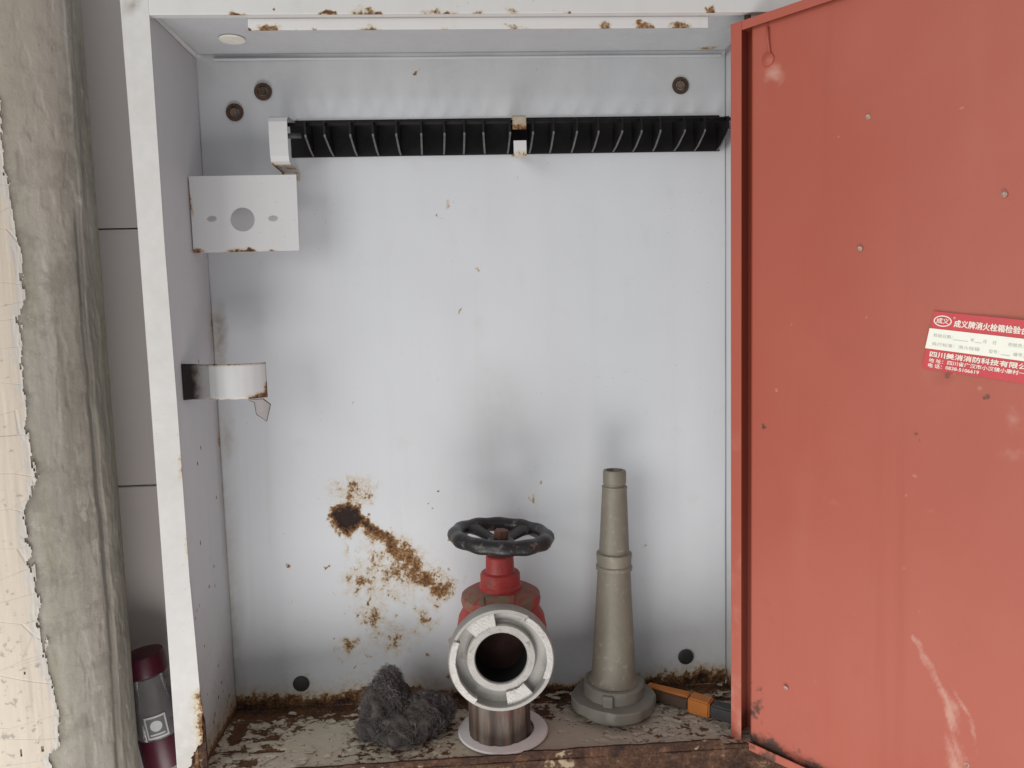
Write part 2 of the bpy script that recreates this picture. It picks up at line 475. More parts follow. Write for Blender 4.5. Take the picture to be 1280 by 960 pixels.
def grid_panel(name, org, U, V, lu, lv, nu, nv, thick, mats, parent, attrs, disp=None, cut=None):
    """sheet with thickness; front normal U x V; attrs: {name: fn(a, b)}; disp fn(a, b) along the normal"""
    org, U, V = Vector(org), Vector(U), Vector(V); N = U.cross(V)
    a, b = np.meshgrid(np.linspace(0, lu, nu + 1), np.linspace(0, lv, nv + 1), indexing='ij')
    a = a.ravel(); b = b.ravel(); d = disp(a, b) if disp is not None else np.zeros_like(a)
    Un, Vn, Nn, On = np.array(U), np.array(V), np.array(N), np.array(org)
    P = On + a[:, None] * Un + b[:, None] * Vn + d[:, None] * Nn
    idx = np.arange((nu + 1) * (nv + 1)).reshape(nu + 1, nv + 1)
    Q = np.stack([idx[:-1, :-1], idx[1:, :-1], idx[1:, 1:], idx[:-1, 1:]], -1).reshape(-1, 4)
    if cut is not None:
        ca = a[Q].mean(1); cb = b[Q].mean(1); Q = Q[~cut(ca, cb)]
    ring = list(idx[:, 0]) + list(idx[-1, 1:]) + list(idx[-2::-1, -1]) + list(idx[0, -2:0:-1])
    nb = len(P); K = len(ring)
    Pb = P[ring] - (thick + d[ring])[:, None] * Nn
    P2 = np.vstack([P, Pb])
    skirt = [(ring[k], nb + k, nb + (k + 1) % K, ring[(k + 1) % K]) for k in range(K)]
    faces = Q.tolist() + skirt + [tuple(nb + k for k in range(K - 1, -1, -1))]
    me = bpy.data.meshes.new(name); me.from_pydata(P2.tolist(), [], faces); me.update()
    for k, fn in attrs.items():
        v = np.zeros(len(P2)); v[:nb] = fn(a, b); v[nb:] = v[ring]
        at = me.attributes.new(k, 'FLOAT', 'POINT'); at.data.foreach_set('value', v.astype(np.float32))
    sm = np.zeros(len(me.polygons), bool); sm[:len(Q)] = True
    me.polygons.foreach_set('use_smooth', sm)
    return link(name, me, mats, parent)


def vattr(o, name, fn):
    me = o.data; n = len(me.vertices); co = np.zeros(n * 3); me.vertices.foreach_get('co', co); co = co.reshape(-1, 3)
    at = me.attributes.new(name, 'FLOAT', 'POINT'); at.data.foreach_set('value', np.asarray(fn(co[:, 0], co[:, 1], co[:, 2]) * np.ones(n), np.float32))


# ================================================================== the wall behind: tiles on mortar
W, H, D = .65, .8234, .146
wall = bm_obj('wall', box_bm(-.85, 1.30, .020, .10, -.45, 1.30, 0), 'mortar'); wall['kind'] = 'structure'
tile_me = None
for i in range(-2, 4):
    for j in range(-2, 4):
        x0, z0 = -.165 + i * .3235, .299 + j * .3225
        if z0 < -.5 or z0 > 1.1: continue
        if tile_me is None:
            o = bm_obj('tile', box_bm(0, .3220, 0, .012, 0, .3207, .0008, 2), 'tile', wall); tile_me = o.data
        else:
            o = bpy.data.objects.new('tile', tile_me); C.objects.link(o); o.parent = wall
        o.location = (x0 + .0008, .0105 + random.uniform(0, .0006), z0 + .0008)

# ================================================================== peeling pillar
EA, EB, EX, EY = .16, .09, -.2422, -.115
pil = thing('pillar', (EX, EY, -.45), 'round grey plaster pillar with flaking cream paint left of the cabinet', 'pillar')
z0p, z1p = -.45, 1.25
PHI = np.radians(np.concatenate([np.arange(-62, 22, .55), np.arange(22, 298, 6.0)]))
ZZ = np.concatenate([np.linspace(z0p, -.08, 10)[:-1], np.arange(-.08, .92, .0022), np.linspace(.92, z1p, 8)])
pa, pz = np.meshgrid(PHI, ZZ, indexing='ij')
sarc = np.degrees(pa) * .0022
hgt = .0006 * (fbm(sarc * 60, pz * 10, 3) - .5) + .0006 * (fbm(sarc * 20, pz * 4, 5) - .5) + .0005 * (fbm(sarc * 190, pz * 90, 9, 3) - .5) - .0006 * sstep(fbm(sarc * 90, pz * 30, 13), .62, .70)
# a ridge of old plaster near the right edge and a groove beside it
rid = np.degrees(pa) + 3 * (fbm(pz * 5, pz * 0, 21) - .5) + 1.6 * (fbm(pz * 40, pz * 0 + 3, 22) - .5)
ridge = sstep(rid, -13, -11.5) * (1 - sstep(rid, -1, 1.5)) * sstep(fbm(sarc * 22, pz * 5, 31), .38, .46)
groove = np.exp(-((rid + 16) / 2.4) ** 2) * sstep(fbm(sarc * 20, pz * 4, 41), .35, .5)
hgt = hgt + .0011 * ridge * (.5 + fbm(sarc * 120, pz * 40, 33)) - .0008 * groove
pitz = np.where(np.degrees(pa) > 25, 0, 1)
hgt *= pitz


def ell(a, z, h):
    nx, ny = np.cos(a) / EA, np.sin(a) / EB; ln = np.sqrt(nx * nx + ny * ny)
    return np.stack([EX + EA * np.cos(a) + h * nx / ln, EY + EB * np.sin(a) + h * ny / ln, z], -1)


np_, nz_ = pa.shape
P = ell(pa, pz, hgt).reshape(-1, 3)
ix = np.arange(np_ * nz_).reshape(np_, nz_); nxt = np.roll(ix, -1, 0)
Q = np.stack([ix[:, :-1], nxt[:, :-1], nxt[:, 1:], ix[:, 1:]], -1).reshape(-1, 4)
me = bpy.data.meshes.new('plaster_shaft'); me.from_pydata(P.tolist(), [], Q.tolist() + [tuple(ix[::-1, 0]), tuple(ix[:, -1])]); me.update()
dv = (.75 * groove + .35 * np.exp(-((rid - 2) / 3.5) ** 2) + .25 * np.exp(-((np.degrees(pa) + 30) / 6) ** 2)).ravel()
wv = (np.clip(1 - (.86 - pz) / .32, 0, 1) * sstep(-np.degrees(pa), 12, 30)).ravel()
for k, v in (('dirt_shade', dv), ('warm', wv)):
    at = me.attributes.new(k, 'FLOAT', 'POINT'); at.data.foreach_set('value', v.astype(np.float32))
link('plaster_shaft', me, 'concrete', pil, True)
# the cream paint that is left, a shell with its own ragged edge
bz = np.array([1.3, .85, .78, .73, .676, .638, .591, .567, .536, .512, .456, .431, .399, .349, .333, .317, .301, .267, .198, .18, .136, .1, .065, .055, .04, -.1, -.45])
bp = np.array([-58, -56, -52, -46.5, -46.2, -45.7, -44.3, -42.7, -43.7, -45.7, -46.3, -46.5, -46.4, -45.5, -47.3, -50.7, -50.1, -49.4, -48.5, -47.2, -46.1, -44, -45.1, -49.2, -47.2, -43, -40])
ca = np.radians(np.arange(-100, -36, .34)); cz = np.concatenate([np.arange(-.08, .92, .0016)])
A2, Z2 = np.meshgrid(ca, cz, indexing='ij')
bnd = np.interp(Z2, bz[::-1], bp[::-1]) + 4.6 * (fbm(Z2 * 45, A2 * 26, 51) - .5) + 3.0 * (fbm(Z2 * 170, A2 * 110, 52) - .5)
keep = np.degrees(A2) < bnd
holes = (fbm(A2 * 30, Z2 * 60, 61, 4) > .86) | ((np.abs(np.degrees(A2) + 55 + 1.6 * np.sin(Z2 * 22)) < .35 + .6 * fbm(Z2 * 40, A2 * 0, 63)) & (fbm(Z2 * 9, A2 * 0 + 2, 62) > .80))
keep &= ~holes
H2 = .0022 + .0009 * (fbm(A2 * 30, Z2 * 12, 71) - .5) + .0012 * sstep(np.degrees(A2) - bnd, -2.5, 0) * fbm(Z2 * 20, A2 * 5, 73)
P = ell(A2, Z2, H2); Pin = ell(A2, Z2, H2 * 0 + .0002)
n1, n2 = A2.shape; ii = np.arange(n1 * n2).reshape(n1, n2)
kq = keep[:-1, :-1] & keep[1:, :-1] & keep[1:, 1:] & keep[:-1, 1:]
Q = np.stack([ii[:-1, :-1], ii[1:, :-1], ii[1:, 1:], ii[:-1, 1:]], -1)
top = Q[kq]; off = n1 * n2; rims = []
kp = np.pad(kq, 1)
for (di, dj, e0, e1) in ((1, 0, 1, 2), (0, 1, 2, 3), (-1, 0, 3, 0), (0, -1, 0, 1)):
    edge = kq & ~kp[1 + di:1 + di + kq.shape[0], 1 + dj:1 + dj + kq.shape[1]]
    q = Q[edge]; rims.append(np.stack([q[:, e1], q[:, e0], q[:, e0] + off, q[:, e1] + off], -1))
Fa = np.vstack([top] + rims); used, inv = np.unique(Fa, return_inverse=True)
AP = np.vstack([P.reshape(-1, 3), Pin.reshape(-1, 3)])[used]
me = bpy.data.meshes.new('paint_layer'); me.from_pydata(AP.tolist(), [], inv.reshape(-1, 4).tolist()); me.update()
ev_ = sstep(np.degrees(A2) - bnd, -6, 0).ravel(); at = me.attributes.new('edge', 'FLOAT', 'POINT'); at.data.foreach_set('value', np.concatenate([ev_, ev_])[used].astype(np.float32))
o = link('paint_layer', me, 'cream', pil); autosmooth(o, 50)
o['label'] = 'flaking cream paint layer with ragged edge'

# ================================================================== cabinet
cab = thing('hydrant_cabinet', (.325, -.07, -.06), 'open white steel fire hydrant cabinet with red door and rusted floor', 'cabinet')


def wblob(x, z, cx, cz, rx, rz):
    x2, z2 = warp(x, z, .9, 40)
    return blob(x2, z2, cx, cz, rx, rz) * (.55 + .8 * fbm(x * 170, z * 170, 321, 3))


def back_rust(x0, z0):
    x, z = warp(x0, z0, 1.7)
    cl = .35 + 1.15 * fbm(x0 * 95, z0 * 95, 311, 3)
    r = 1.5 * np.clip(np.maximum(blob(x, z, .154, .250, .0265, .0300), .8 * blob(x, z, .166, .247, .016, .014)) * 1.9, 0, 1)
    r = np.maximum(r, 1.2 * cl * seg(x, z, (.165, .247), (.205, .222), .015, .013))
    r = np.maximum(r, .80 * cl * seg(x, z, (.185, .232), (.235, .185), .020, .026))
    r = np.maximum(r, .84 * cl * seg(x, z, (.228, .185), (.264, .148), .030, .028))
    r = np.maximum(r, .8 * cl * blob(x, z, .277, .150, .018))
    r = np.maximum(r, .50 * cl * blob(x, z, .205, .175, .085, .070))
    r = np.maximum(r, 0.57 * cl * blob(x, z, .170, .165, .040, .032)); r = np.maximum(r, 0.62 * cl * blob(x, z, .180, .118, .034, .026))
    r = np.maximum(r, 0.68 * cl * blob(x, z, .152, .076, .030, .018)); r = np.maximum(r, 0.54 * cl * blob(x, z, .160, .285, .05, .03))
    r = np.maximum(r, 0.51 * cl * blob(x, z, .245, .112, .02, .03)); r = np.maximum(r, 0.41 * cl * blob(x, z, .205, .085, .06, .035))
    for (cx, cz, ln) in ((.150, .235, .05), (.20, .20, .06), (.245, .15, .07), (.262, .14, .05), (.180, .16, .04)):
        r = np.maximum(r, .34 * cl * np.clip(1 - np.abs(x - cx) / .006, 0, 1) * np.clip(1 - np.abs(z - cz + ln * .5) / ln, 0, 1))
    rs = np.random.RandomState(5)
    for k in range(95):
        r = np.maximum(r, rs.uniform(.32, .7) * np.clip(1.6 * blob(x, z, .185 + rs.normal() * .052, .145 + rs.normal() * .062, rs.uniform(.0016, .0044)), 0, 1))
    for cx, cz, q in ((.392, .262, .6), (.402, .283, .5), (.378, .248, .55), (.541, .194, .55), (.545, .37, .4), (.31, .51, .7), (.33, .56, .5), (.17, .40, .5), (.42, .69, .4), (.305, .60, .5), (.382, .672, .45), (.26, .80, .8), (.285, .63, .5), (.30, .64, .45)):
        r = np.maximum(r, q * .8 * np.clip(1.5 * blob(x, z, cx, cz, .0032, .0042), 0, 1))
    n = fbm(x * 30, z * 0, 81)
    hb = .006 + .022 * n + .010 * sstep(np.abs(x - .33), .0, .35)
    r = np.maximum(r, 1.05 * (.45 + .6 * cl) * np.clip(1.15 - z / hb, 0, 1))
    r = np.maximum(r, .42 * np.clip(1 - z / .05, 0, 1) * (x < .34))
    r = np.maximum(r, .55 * np.clip(1 - z / .04, 0, 1) * (x > .54))
    return r


def back_dirt_shade(x, z):
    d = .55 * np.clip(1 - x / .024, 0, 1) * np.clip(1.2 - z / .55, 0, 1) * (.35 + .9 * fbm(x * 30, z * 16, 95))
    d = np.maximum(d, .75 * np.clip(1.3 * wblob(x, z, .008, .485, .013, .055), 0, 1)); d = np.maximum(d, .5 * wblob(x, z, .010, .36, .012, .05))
    d = np.maximum(d, .14 * blob(x, z, .35, .38, .06, .08))  # faint darker oval above the hand wheel
    d = np.maximum(d, .22 * np.clip(1 - z / .16, 0, 1))  # evenly darker towards the floor
    d = np.maximum(d, .22 * np.clip((z - .742) / .06, 0, 1) * (fbm(x * 40, z * 2, 91)))  # ribbed fin shade above the rack, painted into this mask
    return d


def back_disp(x, z):
    return -.004 * np.clip(back_rust(x, z) - 1.0, 0, .5) + .0050 * (fbm(x * 6, z * 5, 101, 3) - .5)


grid_panel('back_panel', (0, 0, -.004), (1, 0, 0), (0, 0, 1), W, H + .02, 380, 490, .006, 'inside', cab,
           {'rust': lambda a, b: back_rust(a, b - .004), 'dirt_shade': lambda a, b: back_dirt_shade(a, b - .004)}, lambda a, b: back_disp(a, b - .004))


def left_dirt(t, z):  # t: 0 at the front, D at the back
    yb = D - t
    d = .62 * np.clip(1 - yb / .022, 0, 1) * sstep(.56 - z, 0, .1) * (.4 + fbm(z * 14, z * 0, 111))
    d = np.maximum(d, .5 * np.clip(1 - z / .20, 0, 1))
    d = np.maximum(d, .75 * np.clip(1 - np.abs(t - .008) / .014, 0, 1) * np.clip(1 - np.abs(z - .12) / .12, 0, 1))
    return d


def left_rust_shade(t, z):
    r = np.zeros_like(t); rs = np.random.RandomState(8)
    for k in range(26):
        r = np.maximum(r, rs.uniform(.45, .8) * np.clip(1.5 * blob(t, z, rs.uniform(.02, .12), abs(rs.normal()) * .14 + .02, .003, .004), 0, 1))
    r = np.maximum(r, .9 * np.clip(1 - z / .018, 0, 1)); r = np.maximum(r, .5 * np.clip(1 - z / .05, 0, 1))
    r = np.maximum(r, .5 * blob(t, z, D - .003, .50, .01, .05)); r = np.maximum(r, .5 * blob(t, z, D - .004, .36, .01, .04))
    r = np.maximum(r, .9 * np.clip(1 - t / .005, 0, 1) * np.clip(1 - z / .17, 0, 1))  # rusty front edge, also paints the shade of the slit beside the post
    return r


grid_panel('side_panel', (0, -D + .002, -.004), (0, 1, 0), (0, 0, 1), D - .001, H + .002, 70, 400, .0035, 'inside', cab,
           {'rust': lambda a, b: left_rust_shade(a, b - .004), 'dirt_shade': lambda a, b: left_dirt(a, b - .004)}, lambda a, b: .0012 * (fbm(a * 8, b * 5, 121, 2) - .5))
grid_panel('side_panel', (W, .001, -.004), (0, -1, 0), (0, 0, 1), .112, H + .002, 30, 120, .0035, 'inside', cab,
           {'rust': lambda a, b: .9 * np.clip(1 - (b - .004) / .03, 0, 1), 'dirt_shade': lambda a, b: .4 * np.clip(1 - b / .2, 0, 1)})
# ceiling: its back edge stops short of the back panel, so the open seam shows
grid_panel('top_panel', (.0035, -.0032, H), (1, 0, 0), (0, -1, 0), W - .0045, D - .0065, 200, 40, .003, 'inside', cab,
           {'rust': lambda a, b: .5 * np.clip(1.5 * blob(a, b, .62, .01, .02, .012), 0, 1), 'dirt_shade': lambda a, b: .15 + 0 * a})
box('top_cover', -.006, W + .006, -D + .003, .008, H + .021, H + .027, 'inside', cab)
box('seam_flange', .022, W - .006, -.0026, -.0006, H - .0068, H - .0042, 'inside', cab, .0005)
lathe('lit_hole_disc', [(.0, 0), (.0135, 0), (.0145, .0008), (.0145, .0016)], 'lit_hole', cab, 32, (.0605, -.058, H - .0024), closed=False)  # added cream disc stands in for light seen through a ceiling hole
# front frame
ins = lambda a, b, t: Vector((a, t, b))
rs = np.random.RandomState(3)
poly = [(-.0225, -.062), (-.0225, .30), (-.0235, .60), (-.0252, .877), (.0030, .877), (.0030, .8168), (.0025, .59), (.0040, .42), (.0045, .23), (.0062, .16), (.0075, .09)]
pts = [(.0078, .075), (.0074, .060), (.0070, .043), (.0050, .038), (.0005, .034), (-.003, .028), (-.0062, .022), (-.0085, .014), (-.0115, .008), (-.013, -.004), (-.012, -.02), (-.014, -.062)]
rag = []
for k in range(len(pts) - 1):
    for t in (0, .25, .5, .75):
        rag.append((pts[k][0] * (1 - t) + pts[k + 1][0] * t + rs.normal() * .0007, pts[k][1] * (1 - t) + pts[k + 1][1] * t + rs.normal() * .0007))
post = bm_obj('frame_post', prism_bm(poly + rag + [pts[-1]], ins, -D, -D + .0016), 'frame', cab)
bm = bmesh.new(); bm.from_mesh(post.data)
for zc in np.arange(-.05, .87, .012):
    bmesh.ops.bisect_plane(bm, geom=bm.verts[:] + bm.edges[:] + bm.faces[:], plane_co=(0, 0, float(zc)), plane_no=(0, 0, 1))
for xc in (-.0205, -.012, -.002, .0045):
    bmesh.ops.bisect_plane(bm, geom=bm.verts[:] + bm.edges[:] + bm.faces[:], plane_co=(xc, 0, 0), plane_no=(1, 0, 0))
bm.to_mesh(post.data); bm.free()
vattr(post, 'rust', lambda x, y, z: np.where(z < .10, .62 * np.clip((x + .0035 + z * .03) / .012, 0, 1), .0) + .55 * blob(x, z, .004, .35, .003, .02) + .4 * blob(x, z, .004, .26, .003, .03))
vattr(post, 'dirt_shade', lambda x, y, z: .17 + .28 * np.clip(1 - z / .10, 0, 1) + .8 * np.clip(1.5 * blob(x, z, -.0155, .828, .007, .012), 0, 1))  # base amount tones down the whole post, more at the foot
pc = box('post_return', -.0240, -.0225, -D + .0020, -D + .03, -.062, .815, 'frame', cab, .0004)
bm = prism_bm([(-.0125, -.062), (-.013, .10), (.0005, .10), (.0085, .06), (.0090, -.062)], ins, -D + .0040, -D + .0075)
bm_obj('rusted_post_core', bm, 'rail', cab)['label'] = 'rust brown metal laid bare at foot of the white post'
post2 = box('frame_post', W + .027, W + .060, -D, -D + .0016, .0, .8166, 'frame', cab, .0005)
# top rail
o = grid_panel('top_rail', (.0032, -D, .8168), (1, 0, 0), (0, 0, 1), W + .0568, .060, 520, 46, .0016, 'frame', cab,
               {'rust': lambda a, b: np.maximum.reduce([q * np.clip(1.7 * wblob(a + .0032, b, cx, .0, rx, rz), 0, 1) for cx, rx, rz, q in
                                                        ((.092, .012, .006, .95), (.183, .012, .004, .8), (.222, .022, .009, .62), (.235, .008, .006, 1.0), (.30, .03, .005, .5), (.336, .012, .004, .5), (.584, .010, .010, .95), (.43, .006, .004, .5), (.375, .01, .004, .45))]
                                                       + [.9 * np.clip(1.5 * blob(a + .0032, b, .128, .005, .0022), 0, 1)]),
                'dirt_shade': lambda a, b: .05 + 0 * a})
bm_obj('rail_return', box_bm(-.020, W + .028, -D + .0022, -D + .010, .8172, .8186, .0003), 'frame', cab)
o = grid_panel('stop_strip', (.0985, -.1355, .8050), (1, 0, 0), (0, 0, 1), .4865, .0118, 420, 12, .0016, 'frame', cab,
               {'rust': lambda a, b: np.maximum.reduce([q * .9 * np.clip(1.6 * wblob(a + .0985, b, cx, .0005, rx, rz), 0, 1) for cx, rx, rz, q in
                                                        ((.118, .022, .0065, .72), (.100, .004, .006, 1.0), (.224, .018, .006, .72), (.30, .006, .004, .5), (.475, .012, .009, .6), (.515, .016, .008, .62), (.555, .018, .008, .62), (.165, .006, .004, .6), (.38, .02, .003, .45))])})
# bottom: floor, lip, rail


def floor_rust(x, y):
    n = fbm(x * 16, y * 30, 131); n2 = fbm(x * 5, y * 9, 132)
    r = .95 * np.clip(1 - (-y) / (.036 + .014 * (x < .46) + .05 * (n - .5)), 0, 1) ** .6
    r = np.maximum(r, (.47 + .5 * (n2 - .5)) * sstep(.36 - x, 0, .10))
    r = np.maximum(r, .95 * np.clip(1.4 * seg(x, y, (-.01, -.098), (.082, -.103), .008, .0045), 0, 1))
    r = np.maximum(r, .9 * np.clip(1.6 * blob(x, y, .018, -.055, .016, .05), 0, 1))
    r = np.maximum(r, .70 * np.clip(1.3 * blob(x, y, .064, -.072, .016, .02), 0, 1)); r = np.maximum(r, .75 * np.clip(1.3 * blob(x, y, .150, -.036, .05, .014), 0, 1))
    r = np.maximum(r, .72 * blob(x, y, .25, -.075, .09, .07)); r = np.maximum(r, .85 * blob(x, y, .045, -.125, .05, .02))
    r = np.maximum(r, (.30 + .5 * (n2 - .5)) * sstep(x, .36, .40)); r = np.maximum(r, .75 * blob(x, y, .395, -.05, .035, .05))
    r = np.maximum(r, .8 * seg(x, y, (.54, -.035), (.66, -.045), .012, .016)); r = np.maximum(r, .62 * blob(x, y, .51, -.045, .05, .05))
    r = np.maximum(r, .85 * np.clip(1 - np.abs(y + .1445) / .004, 0, 1) * (.6 + .7 * (n - .5)))
    return r - .35 * np.clip(1.4 * blob(x, y, .12, -.09, .045, .045), 0, 1) - .3 * np.clip(1.3 * blob(x, y, .105, -.125, .06, .02), 0, 1)


def floor_dirt(x, y):  # dust
    return np.clip(.95 * sstep(x, .30, .36) + .75 * np.clip(1 - x / .10, 0, 1) * np.clip(1 + y / .09, 0, 1) + .3 * fbm(x * 20, y * 20, 141), 0, 1)


grid_panel('floor_panel', (0, -.1462, 0), (1, 0, 0), (0, 1, 0), W, .1455, 430, 100, .003, 'floor', cab,
           {'rust': lambda a, b: floor_rust(a, b - .1462), 'dirt_shade': lambda a, b: floor_dirt(a, b - .1462)},
           lambda a, b: -.0016 * sstep(floor_rust(a, b - .1462) + 1.3 * (fbm(a * 90, b * 130, 151) - .5), .4, .6) + .0014 * (fbm(a * 60, b * 60, 152) - .5) * (a < .34) - .002 * np.clip(1.4 * seg(a, b - .1462, (-.01, -.098), (.082, -.103), .008, .0045), 0, 1))
floor_o = [c for c in cab.children if c.name.startswith('floor_panel')][0]
# thin upstand along the front of the floor, eaten to a ragged top
top_e = []
for x in np.arange(-.008, .6561, .004):
    hh = .0035 + .0035 * float(fbm(np.array([x * 35]), np.array([.5]), 161)[0]) + (.002 if x > .36 else -.001)
    if x < .10: hh = .0008
    if x > .592: hh = .0012
    top_e.append((x, hh))
lip = bm_obj('floor_lip', prism_bm([(-.008, -.004)] + top_e + [(.656, -.004)], ins, -.1500, -.1472), 'rail', cab)
grid_panel('bottom_rail', (-.0118, -.1506, -.075), (1, 0, 0), (0, 0, 1), W + .035, .0715, 260, 40, .0025, 'rail', cab, {},
           lambda a, b: .0030 * (fbm(a * 40, b * 60, 171) - .5))
# lifted paint flakes on the floor
rs = np.random.RandomState(12)
for k in range(48):
    if k < 22: x, y = rs.uniform(.02, .17), rs.uniform(-.140, -.02)
    elif k < 36: x, y = rs.uniform(.10, .45), rs.uniform(-.022, -.006)
    else: x, y = rs.uniform(.54, .64), rs.uniform(-.06, -.01)
    n = rs.randint(5, 8); R = rs.uniform(.0025, .0065); a0 = rs.uniform(0, 6.28); V = []
    for q in range(n):
        t = a0 + 2 * math.pi * q / n; rr = R * rs.uniform(.55, 1.15)
        V.append((x + rr * math.cos(t) * 1.3, y + rr * math.sin(t) * .8, .0010 + rs.uniform(0, .0022)))
    V.append((x, y, .0014)); Fc = [(q, (q + 1) % n, n) for q in range(n)]
    o = raw('paint_flake', V, Fc, 'floor', floor_o)
    md = o.modifiers.new('thick', 'SOLIDIFY'); md.thickness = .0004
    vattr(o, 'rust', lambda X, Y, Z: -.5 + .55 * (k % 4 == 0)); vattr(o, 'dirt_shade', lambda X, Y, Z: .5 * (k % 3 == 0) + (.4 if k >= 36 else 0))

# bolts and knock-outs on the back panel
for k, (x, z) in enumerate(((.078, .780), (.043, .756), (.592, .782))):
    ws = lathe('bolt', [(.0098, 0), (.0106, .0012), (.0100, .0026), (.0062, .0029), (.0058, .0018)], 'rusty', cab, 28, (x, -.0002, z), (0, -1, 0), False)
    ws['label'] = 'rusted bolt and washer'
    hx = [(.0048 * math.cos(a), .0048 * math.sin(a)) for a in np.radians(np.arange(0, 360, 60) + 17 * k)]
    bm_obj('bolt_head', prism_bm(hx, lambda a, b, t: Vector((x + a, t, z + b)), -.0060, -.001, .0006), 'rust_pale' if k else 'rusty', ws)
for x, z in ((.0845, .031), (.594, .039)):
    lathe('knockout_hole', [(.0104, 0), (.0104, .0008), (.0098, .0016), (.0080, .0023), (.0045, .0028), (.0, .0030)], 'plug', cab, 30, (x, -.0014, z), (0, -1, 0), False)

# ---- mounting plate on the left wall, drilled
bm = bmesh.new()
px0, px1, pz0, pz1, py = .0015, .1225, .5845, .6715, -.0545
outer = [(px0, pz0), (px1, pz0), (px1 + .001, pz1), (px0, pz1)]


def ringpts(cx, cz, rx, rz, n): return [(cx + rx * math.cos(2 * math.pi * k / n), cz + rz * math.sin(2 * math.pi * k / n)) for k in range(n)]


loops = [outer, ringpts(.0595, .6215, .0138, .0138, 32), ringpts(.0245, .6230, .0056, .0036, 16), ringpts(.0945, .6220, .0056, .0036, 16)]
edges = []
for L in loops:
    vs_ = [bm.verts.new((a, py, b)) for a, b in L]
    edges += [bm.edges.new((vs_[k], vs_[(k + 1) % len(vs_)])) for k in range(len(vs_))]
bmesh.ops.triangle_fill(bm, use_beauty=True, use_dissolve=False, edges=edges)
for xc in np.arange(.006, .12, .006):
    bmesh.ops.bisect_plane(bm, geom=bm.verts[:] + bm.edges[:] + bm.faces[:], plane_co=(xc, 0, 0), plane_no=(1, 0, 0))
for zc in (.5860, .588, .592, .60, .62, .64, .655, .668):
    bmesh.ops.bisect_plane(bm, geom=bm.verts[:] + bm.edges[:] + bm.faces[:], plane_co=(0, 0, zc), plane_no=(0, 0, 1))
plate = bm_obj('mounting_plate', bm, 'bracket', cab)
plate['label'] = 'white plate with one round hole and two slots'
md = plate.modifiers.new('thick', 'SOLIDIFY'); md.thickness = .0018; md.offset = 0
vattr(plate, 'rust', lambda x, y, z: np.maximum.reduce([.6 * np.clip(1.6 * blob(x, z, .055, .584, .022, .006), 0, 1), 1.0 * np.clip(1.6 * blob(x, z, .066, .5845, .008, .0055), 0, 1), .8 * np.clip(1.5 * blob(x, z, .0015, .645, .003, .012), 0, 1), .55 * np.clip(1.5 * blob(x, z, .09, .584, .01, .004), 0, 1), .7 * np.clip(1.6 * blob(x, z, .004, .585, .012, .006), 0, 1)]))
box('plate_flange', .0012, .0030, -.0530, -.030, .5855, .6705, 'bracket', plate, .0003)

# ---- strap clip on the left wall
path = [(.0012, -.116), (.006, -.104), (.013, -.095), (.0215, -.0895), (.0265, -.0915), (.033, -.0965), (.042, -.1005), (.052, -.102), (.062, -.1005), (.071, -.0965), (.0795, -.090), (.0835, -.085)]
fine = []
for k in range(len(path) - 1):
    for t in (0, .34, .67): fine.append((path[k][0] * (1 - t) + path[k + 1][0] * t, path[k][1] * (1 - t) + path[k + 1][1] * t))
fine.append(path[-1])
V = []; Fc = []; zs_ = np.linspace(.4165, .4565, 14)
for (x, y) in fine:
    for zz in zs_: V.append((x, y, float(zz) + (.003 if x < .018 else 0) * (1 - x / .018)))
nz = len(zs_)
for k in range(len(fine) - 1):
    for q in range(nz - 1): Fc.append((k * nz + q, (k + 1) * nz + q, (k + 1) * nz + q + 1, k * nz + q + 1))
strap = raw('strap_clip', V, Fc, ['bracket', 'rusty', 'dark_tone'], cab, True)
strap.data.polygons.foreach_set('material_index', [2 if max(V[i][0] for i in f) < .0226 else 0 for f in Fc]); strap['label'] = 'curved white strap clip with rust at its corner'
md = strap.modifiers.new('thick', 'SOLIDIFY'); md.thickness = .0018; md.offset = 0; md.material_offset_rim = 1
vattr(strap, 'rust', lambda x, y, z: np.maximum.reduce([1.7 * np.clip(1.2 - x / .0055, 0, 1), .20 * np.clip(1.2 * blob(x, z, .010, .437, .014, .03), 0, 1), .95 * np.clip(1.5 * blob(x, z, .080, .4155, .022, .009), 0, 1), .75 * np.clip(1.5 * blob(x, z, .0835, .425, .004, .016), 0, 1), .5 * np.clip(1 - np.abs(z - .4565) / .0035, 0, 1), .45 * np.clip(1 - np.abs(z - .4165) / .003, 0, 1)]))
vattr(strap, 'dirt_shade', lambda x, y, z: 1.0 * np.clip(1.25 - x / .021, 0, 1))  # tone deepens towards the wall end
tb = prism_bm([(.0665, .4158), (.0720, .4120), (.0735, .3985), (.0830, .3890), (.0870, .4080), (.0800, .4155)], lambda a, b, t: Vector((a, t + (b - .4158) * .15 + (a - .077) * .9, b)), -.0935, -.0917)
big = [f for f in tb.faces if len(f.verts) == 6]
for f in tb.faces: f.material_index = 1
for f in big: f.material_index = 0
for f in bmesh.ops.inset_region(tb, faces=big, thickness=.0008)['faces']: f.material_index = 1
tab = bm_obj('hook_tab', tb, ['bracket', 'rusty'], strap)
vattr(tab, 'dirt_shade', lambda x, y, z: .35 + 0 * x)  # greyer tone paints in the shade of the tilted tab

